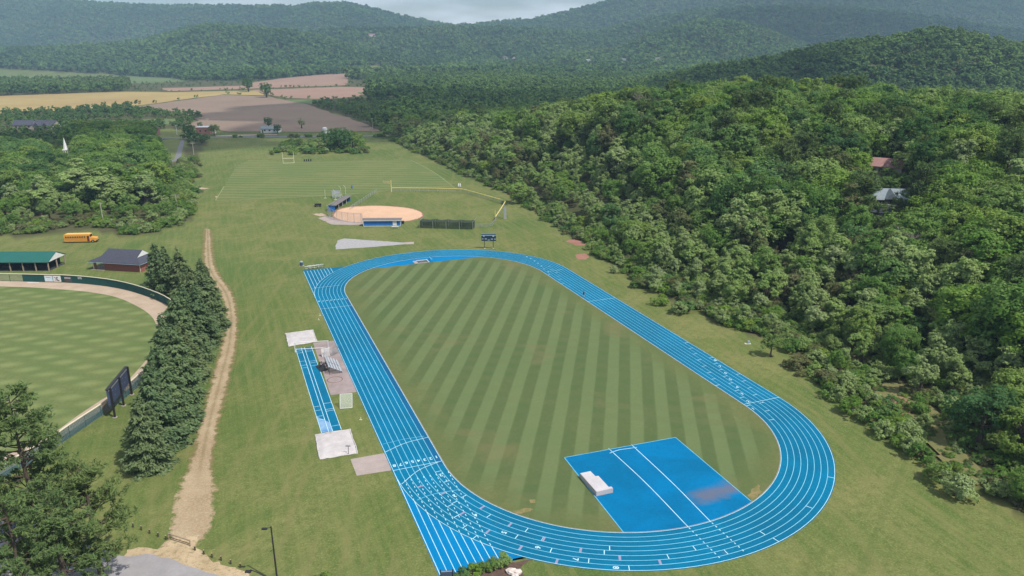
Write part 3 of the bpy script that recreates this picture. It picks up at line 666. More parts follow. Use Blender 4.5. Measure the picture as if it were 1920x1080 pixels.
sheet('clay_margin', ragged([p[:2] for p in catmull(gp((623, 404), (632, 393), (652, 388), (676, 386), (704, 385.2), (735, 386.4), (763, 389.2), (785, 394.6), (793.5, 401.6), (789, 409), (771, 414), (745, 417), (700, 418.5), (660, 417), (633, 412)), 6, True)], .15, 2.5, 14), .010, MAT_REDSOIL)
sheet('gravel_sector', ragged([p[:2] for p in gp((629, 461), (633, 451), (645, 447), (665, 448.4), (700, 451), (757, 454.8), (775, 454), (775.5, 457.6), (757, 458), (700, 463), (640, 467), (629, 467.3))], .1, 1.2, 15), .013, MAT_GRAVEL)
sheet('throwing_pad', [p[:2] for p in gp((758, 454.2), (776, 453.4), (776, 457.9), (758, 458.2))], .018, MAT_CONC)
def drape(name, poly, off, mat, step=.7):
    P_ = np.array([(p[0], p[1]) for p in poly]); x0, y0 = P_.min(0); x1, y1 = P_.max(0); nx, ny = int((x1 - x0) / step) + 1, int((y1 - y0) / step) + 1
    gx, gy = np.meshgrid(x0 + np.arange(nx + 1) * step, y0 + np.arange(ny + 1) * step); gz = terrain(gx, gy) + off; V_ = np.c_[gx.ravel(), gy.ravel(), gz.ravel()]
    I_ = np.arange(V_.shape[0]).reshape(gx.shape); q_ = np.stack([I_[:-1, :-1], I_[:-1, 1:], I_[1:, 1:], I_[1:, :-1]], -1).reshape(-1, 4); ctr_ = V_[q_].mean(1)[:, :2]
    q_ = q_[pip(ctr_, ragged(poly, .3, 1.2, 5))]; o = MB().add(V_.tolist(), q_.tolist()).build(name, mat, None, True); o['kind'] = 'structure'; return o
drape('clearing_ground', [p[:2] for p in CLEARING], .35, MAT_SCRUB)
drape('red_earth_patch', [p[:2] for p in gp((1650, 750), (1690, 748), (1712, 770), (1698, 794), (1666, 780))], .42, MAT_REDSOIL, .5)
# baseball outfield
OUTF = gp((-260, 534), (-120, 533), (0, 537), (60, 539), (120, 543), (170, 548), (217, 557), (255, 573), (283, 592), (295, 615), (297, 640), (284, 662), (258, 694), (222, 730), (187, 752), (145, 780), (100, 812), (40, 842), (-60, 880), (-260, 960))
sheet('baseball_outfield', [p[:2] for p in catmull(OUTF, 6, False)], .016, MAT_OUTFIELD)
FENCE = gp((-190, 521), (-100, 523), (0, 527), (45, 528), (85, 529), (125, 530), (170, 533.5), (212, 539), (250, 547.5), (285, 559), (312, 571), (330, 585), (334, 602), (330, 622), (318, 648), (298, 684), (272, 712), (245, 738), (197, 776), (143, 812), (100, 843), (40, 878), (-60, 940))
FC = catmull(FENCE, 10)
sheet('warning_track', [p[:2] for p in FC] + [p[:2] for p in reversed(catmull(OUTF, 6))][0:0] + [(p[0], p[1]) for p in gp((-200, 960), (-400, 800), (-400, 540))], .010, MAT_WARN)

# ------------------------------------------------------------------ fences
def fence(name, label, cat, pts, h, step, style, cap_mat=None, capr=.07, post_r=.045, postmat=None):
    P = resample(pts, step); c = P[len(P) // 2]; t = thing(name, label, cat, c)
    for i, p in enumerate(P):
        p = p - c; MB().tube([p, p + Vector((0, 0, h + .05))], post_r, 6).build('post', postmat or MAT_STEEL, t)
    for i in range(len(P) - 1):
        a, b = P[i] - c, P[i + 1] - c; pm = style(P[i])
        if (b - a).length < .3: continue
        d = (b - a).normalized() * .05
        n = Vector((-d.y, d.x, 0))
        m = MB(); za = Vector((0, 0, .05)); zb = Vector((0, 0, h - .04))
        m.add([a + d + za + n, b - d + za + n, b - d + zb + n, a + d + zb + n], [(0, 1, 2, 3)]) if pm[1] else m.add([a + d + za, b - d + za, b - d + zb, a + d + zb, a + d + za + n, b - d + za + n, b - d + zb + n, a + d + zb + n], [(0, 1, 2, 3), (7, 6, 5, 4), (0, 4, 5, 1), (3, 2, 6, 7)])
        m.build('panel', pm[0], t)
        if cap_mat: MB().tube([a + Vector((0, 0, h + .05)), b + Vector((0, 0, h + .05))], capr, 6).build('cap_rail', cap_mat, t)
        else: MB().tube([a + Vector((0, 0, h)), b + Vector((0, 0, h))], .03, 5).build('rail', MAT_STEEL, t)
    return t, P
def bb_style(p):
    x, y = px_of(p.x, p.y, 0)
    if y < 600 and x < 44: return (MAT_CHAIN, True)
    if y > 640: return (MAT_SCREEN, True)
    return (MAT_DKGREEN, False)
bbf, BP = fence('outfield_fence', 'long curved green outfield fence with pale cap around the baseball field', 'fence', FC, 2.35, 4.2, bb_style, MAT_CREAM, .13, .06, MAT_DKGREEN)
def on_fence(x, width, zlo, zhi, off=.14):
    """flat panel hung on the field side of the fence, centred on picture column x"""
    best = min((p for p in FC if px_of(p.x, p.y, 0)[1] < 600), key=lambda p: abs(px_of(p.x, p.y, 0)[0] - x))
    i = FC.index(best); d = (FC[i + 1] - FC[i - 1]).normalized(); n = Vector((d.y, -d.x, 0))
    if n.y > 0: n = -n
    return best + n * off, math.atan2(d.y, d.x)
def banner(label, x, wd, mat, deco):
    p, a = on_fence(x, wd, .3, 2.1)
    t = thing('fence_banner', label, 'banner', p, a, 'banners on the outfield fence')
    MB().box(-wd / 2, -.02, .25, wd / 2, .02, 2.1).build('sheet', mat, t)
    for nm, m, pts in deco: MB().prism(pts, 0, 0).build(nm, m, t) if False else MB().add([(q[0], -.035, q[1]) for q in pts], [tuple(range(len(pts)))]).build(nm, m, t)
    return t
banner('pale blue and white banner on the outfield fence', 92.5, 2.5, MAT_SIGNBLUE, [('white_band', MAT_WHITE, [(-1.2, 1.75), (1.2, 1.75), (1.2, 2.05), (-1.2, 2.05)]), ('white_band', MAT_WHITE, [(-1.2, .3), (.9, .3), (.4, .6), (-.6, .7)]), ('lettering', MAT_NAVY, [(-.8, 1.5), (.7, 1.5), (.7, 1.6), (-.8, 1.6)]), ('emblem', MAT_WHITE, [(-.3, .9), (.5, .9), (.3, 1.3), (-.2, 1.25)])])
banner('white banner with a black scrawled emblem on the outfield fence', 110.5, 2.5, MAT_WHITE, [('emblem', MAT_BLACK, [(-.9, .6), (-.3, .75), (.4, .5), (1., .62), (.4, .78), (.1, 1.05), (-.2, .95), (-.5, .9)]), ('emblem', MAT_BLACK, [(-.2, 1.1), (.1, 1.2), (.35, 1.6), (.15, 1.85), (-.1, 1.65), (-.2, 1.3)]), ('emblem', MAT_BLACK, [(-1., 1.6), (-.5, 1.65), (-.25, 1.3), (-.4, 1.2), (-.6, 1.45)])])
b3 = banner('dark grey banner with blurred white lettering on the outfield fence', 127.5, 2.6, MAT_SIGNGREY, [('lettering', MAT_WHITE, [(-1.1 + i * .36, 1.35 + .03 * i % .05), (-.86 + i * .36, 1.35), (-.86 + i * .36, 1.75), (-1.1 + i * .36, 1.7)]) for i in range(6)])
p, a = on_fence(151.5, 1, 0, 0)
dist = thing('distance_marker', 'small pale distance figures near the top of the green outfield fence', 'sign', p, a)
for i in range(3):
    me = digit_mesh('370'[i], .95).copy(); me.materials.clear(); me.materials.append(MAT_WHITE)
    o = bpy.data.objects.new('figure', me); C.objects.link(o); o.parent = dist; o.rotation_euler = (R(90), 0, 0); o.location = (-.5 + i * .5, -.03, 1.75)
t = thing('bench_plank', 'white plank lying on the warning track below the green fence', 'plank', G(62, 530.3), R(-4))
MB().box(-1.8, -.18, .02, 1.8, .18, .12).build('board', MAT_WHITE, t); MB().box(-1.6, -.1, .12, 1.5, .05, .15).build('upper_board', MAT_WHITE, t)

# baseball scoreboard seen from behind
a_, b_ = G(215.6, 782.6), G(247.5, 740); mid = (a_ + b_) / 2; ang = math.atan2((b_ - a_).y, (b_ - a_).x); Ls = (b_ - a_).length
t = thing('baseball_scoreboard', 'large dark scoreboard on three posts seen from behind at the outfield fence', 'scoreboard', mid, ang)
for s in (-1, 0, 1):
    MB().box(s * Ls / 2 - .16, -.18, 0, s * Ls / 2 + .16, .14, 6.1).build('post', MAT_BLACK, t)
    MB().tube([(s * Ls / 2, -.02, -.02), (s * Ls / 2, -.02, .1)], .45, 10).build('footing', MAT_CONC, t)
for s in (0, 1):
    x0 = -Ls / 2 - .5 + s * (Ls / 2 + .52); MB().box(x0, .16, 2.6, x0 + Ls / 2 + .46, .55, 5.9).build('board_panel', MAT_NAVY, t)
    MB().box(x0 + .1, .1, 5.55, x0 + Ls / 2 + .3, .16, 5.8).build('top_strip', MAT_STEEL, t)
    for q in range(5): MB().box(x0 + .6 + q * .7, .12, 3.3 + (q * 7 % 5) * .4, x0 + .72 + q * .7, .16, 3.42 + (q * 7 % 5) * .4).build('vent', MAT_STEEL, t)
MB().box(-Ls / 2 - .6, .1, 5.92, Ls / 2 + .6, .7, 6.05).build('top_cap', MAT_BLACK, t)

# softball fences
chain = lambda p: (MAT_CHAIN, True)
sf = gp((734.5, 358.6), (800, 359), (866, 360.5), (905, 371), (948, 383.5), (940, 397), (929, 414))
fence('softball_outfield_fence', 'chain link fence with yellow cap around the softball outfield', 'fence', [p[:2] for p in sf], 1.6, 4.5, chain, MAT_YELLOW, .17)
fence('foul_line_fence', 'grey chain link fence running from the rear dugout to the outfield', 'fence', [p[:2] for p in gp((656, 394), (680, 378), (706, 361))], 1.6, 3.5, chain)
fence('wing_fence', 'low chain link fence joining batting cage and right field corner', 'fence', [p[:2] for p in gp((889, 426), (922, 425.5), (929, 415))], 1.3, 3., chain)
fence('backstop', 'tall chain link backstop behind home plate of the softball diamond', 'backstop', [p[:2] for p in gp((614, 401), (620, 409), (632, 413.5), (648, 416), (664, 417.5), (680, 418.5))], 3.9, 3.0, chain, None, .07, .07, MAT_STEEL)
def simple_pole(name, label, cat, p, h, r, mat, group=None):
    t = thing(name, label, cat, p, 0, group); MB().tube([(0, 0, 0), (0, 0, h * .5), (0, 0, h)], [r, r, r * .85], 8).build('pole', mat, t); MB().tube([(0, 0, 0), (0, 0, .12)], r * 2.2, 8).build('footing', MAT_CONC, t); return t
fp = simple_pole('foul_pole', 'tall yellow foul pole with mesh wing at the left field corner', 'pole', G(734, 360), 5.6, .16, MAT_YELLOW)
MB().add([(-.2, 0, 3.6), (-3.6, .1, 4.2), (-3.9, .1, 5.6), (-.2, 0, 5.2)], [(0, 1, 2, 3)]).build('mesh_wing', net('foul_mesh', (.5, .42, .2), .3, .25), fp)
simple_pole('foul_pole', 'thin yellow foul pole inside the right field corner', 'pole', G(928.5, 409.5), 3.6, .09, MAT_YELLOW)
t = thing('corner_panel', 'grey upright padded panel at the corner of the softball outfield fence', 'panel', G(947, 410), R(10))
MB().box(-.55, -.12, .1, .55, .12, 4.8).build('panel', MAT_STEEL, t); MB().box(-.7, -.25, 0, .7, .25, .1).build('base', MAT_CONC, t)

# dugouts
def dugout(label, p0, p1, depth, back, mat_wall=MAT_BLUE):
    """p0-p1: the closed rear wall, roof slopes over 'depth' to the open front (local +Y)"""
    L = (p1 - p0).length; ang = math.atan2((p1 - p0).y, (p1 - p0).x); t = thing('dugout', label, 'dugout', p0, ang, 'softball dugouts')
    MB().box(0, 0, 0, L, .15, 2.35).build('rear_wall', mat_wall, t)
    for x in (0, L - .15): MB().box(x, .152, 0, x + .15, depth, 2.3).build('side_wall', mat_wall, t)
    for x in (0.002, L - .16): MB().box(x - .01, -.02, 0, x + .17, -.002, 2.35).build('corner_trim', MAT_WHITE, t)
    MB().box(0, -.02, 0, L, -.004, .18).build('base_trim', MAT_WHITE, t)
    MB().add([(-.35, -.45, 2.36), (L + .35, -.45, 2.36), (L + .35, depth * .55, 3.0), (-.35, depth * .55, 3.0), (L + .35, depth + .5, 2.5), (-.35, depth + .5, 2.5),
              (-.35, -.45, 2.24), (L + .35, -.45, 2.24), (L + .35, depth * .55, 2.88), (-.35, depth * .55, 2.88), (L + .35, depth + .5, 2.38), (-.35, depth + .5, 2.38)],
             [(0, 1, 2, 3), (3, 2, 4, 5), (7, 6, 9, 8), (8, 9, 11, 10), (1, 7, 8, 2), (2, 8, 10, 4), (6, 0, 3, 9), (9, 3, 5, 11), (4, 10, 11, 5)]).build('roof', MAT_ROOFGREY, t)
    MB().box(-.37, -.49, 2.2, L + .37, -.452, 2.4).build('fascia', MAT_WHITE, t)
    for x in (.08, L - .24):
        MB().add([(x, .16, 2.36), (x, depth - .1, 2.36), (x, depth * .55, 2.86), (x + .12, .16, 2.36), (x + .12, depth - .1, 2.36), (x + .12, depth * .55, 2.86)], [(0, 2, 1), (3, 4, 5), (0, 3, 5, 2), (1, 2, 5, 4)]).build('gable', MAT_WHITE, t)
    n = 4
    for i in range(1, n): MB().box(L * i / n - .07, depth - .15, 0, L * i / n + .07, depth, 2.45).build('front_post', MAT_WHITE, t)
    MB().box(.4, .5, .42, L - .4, .9, .5).build('bench', MAT_WOOD, t)
    return t, L
d1, L1 = dugout('long blue dugout with white corner trim nearest the running track', G(681.5, 424.5), G(751.5, 424), 2.8, 0)
MB().box(L1 - 3.1, -.06, .28, L1 - 1.55, -.021, 2.0).build('white_panel', MAT_WHITE, d1)
m = MB().box(L1 - 3.6, -2.2, .75, L1 - 1.4, -1.7, .82)
for x in (L1 - 3.5, L1 - 1.6): m.tube([(x, -1.95, 0), (x, -1.95, .75)], .05, 6)
t = thing('service_table', 'small metal stand on legs behind the long blue dugout', 'table', G(741, 429)); MB().box(-1.3, -.3, .9, 1.3, .3, 1.0).build('top', MAT_WHITE, t)
for x in (-1.2, 1.2): MB().tube([(x, 0, 0), (x, 0, .9)], .06, 6).build('leg', MAT_STEEL, t)
dugout('blue dugout with grey roof open towards the diamond on the third base side', G(645.5, 377.5), G(616, 396), 2.9, 0)
t = thing('equipment_bin', 'black equipment bin at the end wall of the long dugout', 'bin', G(755.5, 419.5)); MB().tube([(0, 0, 0), (0, 0, 1.0)], [.5, .6], 10).build('bin_body', MAT_BLACK, t); MB().tube([(0, 0, 1.0), (0, 0, 1.1)], .62, 10).build('bin_lid', MAT_BLACK, t)
# batting cage
p0, p1 = G(787, 428), G(886.5, 430.5); L = (p1 - p0).length; ang = math.atan2((p1 - p0).y, (p1 - p0).x)
t = thing('batting_cage', 'long netted batting cage on steel posts beside the softball field', 'batting cage', p0, ang)
NP = 5
for i in range(NP):
    for s in (0, 4.2):
        x = L * i / (NP - 1); MB().tube([(x, s, 0), (x, s, 3.0 if i in (0, NP - 1) else 2.8)], .07, 6).build('post', MAT_STEEL, t)
        if i in (0, NP - 1): MB().tube([(x, s, 2.9), (x + (.9 if i == 0 else .9), s + .6, 3.9)], .06, 6).build('brace', MAT_STEEL, t)
for s in (0.02, 4.22):
    n = 32; m = MB()
    for i in range(n + 1):
        x = L * i / n; sag = .28 * abs(math.sin(math.pi * (NP - 1) * i / n)); m.v += [(x, s, .15), (x, s, 2.85 - sag)]
    m.f = [(2 * i, 2 * i + 2, 2 * i + 3, 2 * i + 1) for i in range(n)]; m.build('side_net', MAT_NETDK, t)
n = 32; m = MB()
for i in range(n + 1):
    x = L * i / n; sag = .28 * abs(math.sin(math.pi * (NP - 1) * i / n)); m.v += [(x, .03, 2.84 - sag), (x, 4.2, 2.84 - sag)]
m.f = [(2 * i, 2 * i + 2, 2 * i + 3, 2 * i + 1) for i in range(n)]; m.build('roof_net', MAT_NETDK, t)
for x in (0, L): MB().add([(x, .05, .15), (x, 4.2, .15), (x, 4.2, 2.8), (x, .05, 2.8)], [(0, 1, 2, 3)]).build('end_net', MAT_NETDK, t)
# softball scoreboard facing the camera
p0, p1 = G(909, 465.5), G(924.5, 466.2); mid = (p0 + p1) / 2
t = thing('softball_scoreboard', 'dark scoreboard with pale blue trim on two posts beyond the far bend', 'scoreboard', mid, R(-2))
for s in (-1, 1):
    MB().box(s * 1.5 - .11, -.1, 0, s * 1.5 + .11, .1, 5.0).build('post', MAT_DKWOOD, t); MB().tube([(s * 1.5, 0, 0), (s * 1.5, 0, .14)], .3, 10).build('footing', MAT_CREAM, t)
MB().box(-2.5, -.35, 2.75, 2.5, -.11, 5.3).build('board', MAT_BOARD, t)
for z0, z1 in ((5.31, 5.5), (4.62, 4.95)): MB().box(-2.52, -.42, z0, 2.52, -.36, z1).build('trim_strip', MAT_TEALTRIM, t)
for x0, x1, z0, z1 in ((-2.3, -1.8, 3.35, 3.6), (-1.4, -.65, 3.35, 3.6), (.75, 1.5, 3.3, 3.55), (1.9, 2.4, 3.28, 3.53), (-.35, .35, 3.0, 3.2), (-1.9, -1.4, 4.3, 4.6), (1.3, 1.9, 4.25, 4.6)): MB().box(x0, -.40, z0, x1, -.352, z1).build('number_window', MAT_ALU, t)

# ------------------------------------------------------------------ football practice gear
p0, p1 = G(531, 306.5), G(551.5, 305.8); ang = math.atan2((p1 - p0).y, (p1 - p0).x); L = (p1 - p0).length
t = thing('goal_post', 'pale H-shaped football goal post at the far end of the practice field', 'goal post', p0, ang)
for x in (0, L): MB().tube([(x, 0, 0), (x, 0, 6.8)], .13, 8).build('upright', MAT_CREAM, t)
MB().tube([(0, 0, 3.0), (L, 0, 3.0)], .13, 8).build('crossbar', MAT_CREAM, t); MB().tube([(0, 0, .15), (L, 0, .15)], .11, 8).build('ground_bar', MAT_CREAM, t)
t = thing('blocking_sled', 'row of four black blocking pads on the practice field', 'sled', G(577, 303.2), R(3))
for i in range(4):
    pd = MB().tube([(-2 + i * 1.3, 0, .3), (-2 + i * 1.3, .1, 1.0), (-2 + i * 1.3, .15, 1.6)], [.35, .42, .3], 8).build('pad', MAT_BLACK, t); MB().tube([(-2 + i * 1.3, .1, .3), (-2 + i * 1.3, 1.4, .15)], .06, 5).build('runner', MAT_STEEL, t)
MB().tube([(-2.2, 1.2, .25), (2.1, 1.2, .25)], .07, 6).build('beam', MAT_STEEL, t)
t = thing('white_dummies', 'pair of white tackling dummies on a stand at the practice field corner', 'dummy', G(861.5, 351))
for s in (-.45, .45): MB().tube([(s, 0, .2), (s, 0, .9), (s * .8, .05, 1.9)], [.3, .36, .25], 9).build('pad', MAT_WHITE, t)
MB().tube([(-.9, .2, .1), (.9, .2, .1)], .06, 6).build('base_bar', MAT_STEEL, t); MB().tube([(0, .3, .1), (0, .3, 2.6)], .05, 6).build('mast', MAT_STEEL, t); MB().tube([(-1.3, .3, 2.9), (0, .3, 2.5), (1.4, .3, 2.9)], .04, 5).build('arm', MAT_WOOD, t)
t = thing('blue_dummy', 'slim blue tackling dummy standing alone on the practice field', 'dummy', G(660, 353)); MB().tube([(0, 0, .05), (0, 0, .6), (0, 0, 1.5)], [.3, .34, .25], 9).build('pad', MAT_BLUE, t); MB().tube([(0, 0, 0), (0, 0, .08)], .5, 10).build('base', MAT_BLACK, t)
# small grandstand and bent poles
t = thing('portable_grandstand', 'small grey portable grandstand behind the softball dugout', 'bleachers', G(631, 371), R(15))
for i in range(4):
    MB().box(-1.9, 1.6 - i * .6, .4 + (3 - i) * .5, 1.9, 2.0 - i * .6, .46 + (3 - i) * .5).build('seat_plank', MAT_ALU, t); MB().box(-1.9, 1.3 - i * .6, .2 + (3 - i) * .5, 1.9, 1.56 - i * .6, .25 + (3 - i) * .5).build('foot_plank', MAT_ALU, t)
for x in (-1.7, 0, 1.7): MB().tube([(x, -.4, 0), (x, -.4, .5), (x, 2.0, 2.6), (x, 2.0, 0)], .06, 6).build('frame', MAT_STEEL, t)
MB().box(-1.9, 2.05, 1.6, 1.9, 2.1, 3.2).build('back_panel', MAT_STEEL, t)
for i, (x, y, h, lb) in enumerate(((610, 371.5, 3.9, 'straight pale pole left of the small grandstand'), (629, 374, 4.6, 'bent pale pole in front of the small grandstand'), (639.5, 366, 4.4, 'bent pale pole right of the small grandstand'), (648.5, 367, 5.0, 'tall bent pale pole nearest the foul line fence'))):
    t = thing('net_pole', lb, 'pole', G(x, y), 0, 'poles around the small grandstand')
    MB().tube([(0, 0, 0), (0, 0, h * .75), (0, 0, h * .8), (-.9 if i else 0, .3, h)], .06, 6).build('pole', MAT_CREAM, t); MB().box(-.6, -.25, 0, .6, .25, .1).build('base', MAT_CREAM, t)
t = thing('hitch_trailer', 'low black frame cart on the grass left of the dugout', 'cart', G(596, 387.5), R(8))
MB().box(-1.6, -.6, .5, 1.6, .7, .62).build('deck', MAT_BLACK, t); MB().box(-1.4, .5, .62, 1.5, .6, 1.3).build('rail', MAT_BLACK, t)
for x in (-1.0, 1.0):
    for y in (-.62, .72): MB().tube([(x, y - .08, .33), (x, y + .08, .33)], .33, 10).build('wheel', MAT_TYRE, t)
MB().tube([(-1.6, 0, .5), (-2.9, -.2, .3)], .05, 5).build('drawbar', MAT_BLACK, t)

# ------------------------------------------------------------------ jump area things
p0, p1 = G(553.5, 661), G(616, 657.5); ang = math.atan2((p1 - p0).y, (p1 - p0).x); L = (p1 - p0).length
t = thing('soccer_goal', 'white full-size soccer goal frame standing across the jump runway', 'goal', p0, ang)
for x in (0, L):
    MB().tube([(x, 0, 0), (x, 0, 2.44)], .075, 8).build('post', MAT_WHITE, t); MB().tube([(x, 0, .06), (x, 1.9, .06)], .06, 6).build('side_bar', MAT_WHITE, t); MB().tube([(x, .02, 2.38), (x, .7, 2.3), (x, 1.9, .12)], .04, 6).build('stay', MAT_WHITE, t)
MB().tube([(-.07, 0, 2.44), (L + .07, 0, 2.44)], .075, 8).build('crossbar', MAT_WHITE, t); MB().tube([(0, 1.9, .06), (L, 1.9, .06)], .07, 8).build('rear_bar', MAT_WHITE, t)
t = thing('bleachers', 'five-row aluminium bleachers on the concrete pad beside the jump runway', 'bleachers', G(625, 690), TYAW)
for sct in (-1, 1):
    for i in range(5):
        x = -1.35 + i * .6; z = 1.75 - i * .33; y0, y1 = (-3.4, -.15) if sct < 0 else (.15, 3.4)
        MB().box(x, y0, z, x + .24, y1, z + .05).build('seat_plank', MAT_ALU, t); MB().box(x + .3, y0, z - .22, x + .48, y1, z - .18).build('foot_plank', MAT_STEEL, t)
for y in (-3.2, -1.6, .0, 1.6, 3.2): MB().tube([(-1.3, y, 0), (-1.3, y, 1.74)], .05, 6).build('leg', MAT_BLACK, t); MB().tube([(-1.25, y, 1.68), (1.3, y, .25), (1.35, y, 0), (-1.2, y, .05)], .05, 6).build('frame', MAT_BLACK, t)
MB().tube([(-1.45, -3.4, 2.6), (-1.45, 3.4, 2.6)], .04, 6).build('guard_rail', MAT_STEEL, t)
for y in (-3.4, 0, 3.4): MB().tube([(-1.45, y, 1.7), (-1.45, y, 2.6)], .04, 6).build('guard_post', MAT_STEEL, t)
t = thing('hurdle_cart', 'jumble of black hurdle bases piled behind the bleachers', 'cart', G(603.5, 691), R(30))
rnd = random.Random(3)
for i in range(7):
    a, b = Vector((rnd.uniform(-.7, .7), rnd.uniform(-2, 2), .1)), Vector((rnd.uniform(-.8, .8), rnd.uniform(-2, 2), rnd.uniform(.5, 1.3))); MB().tube([a, b, b + Vector((.5, .3, -.1))], .07, 6).build('hurdle_frame', MAT_BLACK, t)
MB().box(-.8, -1.7, .12, .8, 1.7, .22).build('deck', MAT_BLACK, t)
t = thing('rebound_board', 'white framed board leaning at the far end of the bleachers', 'board', G(611.5, 669), R(20))
MB().add([(-.9, 0, .05), (.9, 0, .05), (.9, .7, 1.7), (-.9, .7, 1.7), (-.9, .06, .05), (.9, .06, .05), (.9, .76, 1.7), (-.9, .76, 1.7)], [(0, 1, 2, 3), (7, 6, 5, 4), (0, 4, 5, 1), (3, 2, 6, 7), (1, 5, 6, 2), (4, 0, 3, 7)]).build('panel', MAT_TARP, t)
MB().tube([(-.95, .72, 1.72), (.95, .72, 1.72)], .06, 6).build('top_bar', MAT_WHITE, t)
t = thing('mesh_screen', 'grey wire mesh screen on the concrete pad beside the home straight', 'screen', G(624, 668), R(40))
for s in (0, 1):
    o = MB().add([(0, 0, .1), (1.9, .9 * s, .1), (1.9, .9 * s, 2.1), (0, 0, 2.1)], [(0, 1, 2, 3)]) if s else MB().add([(0, 0, .1), (-1.7, .6, .1), (-1.7, .6, 2.0), (0, 0, 2.1)], [(0, 1, 2, 3)])
    o.build('mesh', net('steel_mesh', (.2, .2, .2), .3, .14) if s else bpy.data.materials['steel_mesh'] if 'steel_mesh' in bpy.data.materials else MAT_CHAIN, t)
for p in ((0, 0), (1.9, .9), (-1.7, .6)): MB().tube([(*p, 0), (*p, 2.1)], .04, 6).build('post', MAT_STEEL, t)
t = thing('practice_net', 'white framed net panel leaning on the grass below the concrete pad', 'net', G(649, 765.5), R(9))
W_, Hh, dy = 1.15, 2.5, 1.2
cor = [Vector((-W_, 0, .06)), Vector((W_, 0, .06)), Vector((W_ + .1, dy, Hh)), Vector((-W_ + .1, dy, Hh))]
for i in range(4): MB().tube([cor[i], cor[(i + 1) % 4]], .055, 6).build('frame_bar', MAT_WHITE, t)
MB().add(cor, [(0, 1, 2, 3)]).build('net', MAT_NETLT, t)
for i in (2, 3): MB().tube([cor[i], Vector((cor[i].x, dy + 1.0, 0))], .04, 5).build('stay', MAT_STEEL, t)
for i, (x, y) in enumerate(((676.5, 787), (600, 591.5), (597.5, 600))):
    t = thing('marker_stake', ('short pale marker stake on the grass beside the home straight', 'pale flat marker on the grass at the far end of the home straight', 'short pale stake beside the far end of the home straight')[i], 'stake', G(x, y)); MB().tube([(0, 0, 0), (.03, 0, .5)], .06, 5).build('stake', MAT_CREAM, t); MB().box(-.25, -.1, 0, .25, .1, .04).build('plate', MAT_CREAM, t)
# high jump mat
a_, b_ = Vector(T(1120, 931.5)), Vector(T(1093.5, 901)); ctr = TM @ Vector((-9.2, -64.9, 0))
t = thing('high_jump_mat', 'pale grey high jump landing mat with notched front on the blue pad', 'mat', TM @ Vector((-10.9, -68.1, 0)), TYAW)
MB().prism([(0, 0), (2.9, 0), (2.9, .55), (2.45, .6), (2.45, 4.15), (1.95, 4.2), (1.9, 5.9), (0, 5.9)], .08, .78).build('mat', M('mat_cover', (.5, .47, .48), (.4, .37, .38), .6, .7), t)
MB().prism([(-.04, -.04), (2.94, -.04), (2.94, .58), (2.5, .63), (2.49, 4.2), (1.99, 4.25), (1.94, 5.94), (-.04, 5.94)], .02, .08).build('base_pallet', MAT_CONC2, t)
MB().prism([(.06, .06), (2.84, .06), (2.84, .5), (2.4, .55), (2.39, 4.1), (1.9, 4.15), (1.84, 5.84), (.06, 5.84)], .78, .81).build('top_sheet', M('mat_top', (.58, .545, .555), (.46, .43, .44), .35, .75), t)
# water jump at the far bend
c = TM @ Vector((-.6, 75.6, 0))
t = thing('water_jump', 'dark steeplechase water pit with a blue barrier on the far bend', 'water jump', c, TYAW)
MB().add([(-2.4, -1.3, .05), (1.0, -1.3, .05), (1.0, 1.5, .05), (-2.4, 1.5, .05)], [(0, 1, 2, 3)]).build('water', MAT_GLASS, t)
MB().box(-3.6, -1.5, .02, -2.4, 1.6, .09).build('ramp', MAT_CONC, t); MB().box(-2.4, 1.5, .02, 1.1, 1.7, .14).build('kerb', MAT_WHITE, t); MB().box(-2.4, -1.6, .02, 1.1, -1.3, .14).build('kerb', MAT_WARN, t)
MB().box(1.0, -1.6, .03, 1.2, 1.7, .22).build('kerb', MAT_WHITE, t); MB().box(2.0, -1.6, .7, 2.2, 1.8, .95).build('beam', MAT_LINEOLD, t)
for y in (-1.5, 1.7): MB().box(2.02, y - .08, .02, 2.18, y + .08, .7).build('leg', MAT_BLUE, t); MB().box(1.5, y - .06, .03, 2.7, y + .06, .1).build('foot', MAT_BLUE, t)
# hurdles stored at the end of the chute
P0, P1 = G(575, 505.5), G(603, 502)
h0 = None
for i in range(8):
    p = P0.lerp(P1, i / 7) + Vector((0, (i % 2) * .7, 0)); lb = 'white and black hurdle in the row at the end of the blue chute'
    if h0 is None:
        h0 = thing('hurdle', lb, 'hurdle', p, R(8), 'hurdles stored at the chute end')
        MB().box(-.6, -.03, .88, .6, .03, 1.04).build('top_board', MAT_WHITE, h0)
        for s in (-.5, .5): MB().tube([(s, 0, .06), (s, 0, .9)], .035, 5).build('upright', MAT_BLACK, h0); MB().box(s - .05, -.65, 0, s + .05, .12, .07).build('base_leg', MAT_BLACK, h0)
        MB().box(-.5, -.02, .3, .5, .02, .38).build('lower_bar', MAT_WHITE, h0)
    else: dup(h0, p, R(8 + (i * 37) % 40 - 20), lb)
t = thing('litter_bin', 'blue-grey litter bin on a small concrete base at the chute corner', 'bin', G(565.5, 498.3))
MB().tube([(0, 0, .06), (0, 0, .5), (0, 0, 1.25)], [.42, .5, .5], 12).build('bin_body', MAT_NAVY, t); MB().tube([(0, 0, 1.25), (0, 0, 1.45), (0, 0, 1.6)], [.53, .45, .2], 12).build('lid', MAT_TEALTRIM, t); MB().box(-.7, -.6, 0, .8, .6, .06).build('base', MAT_CONC, t)

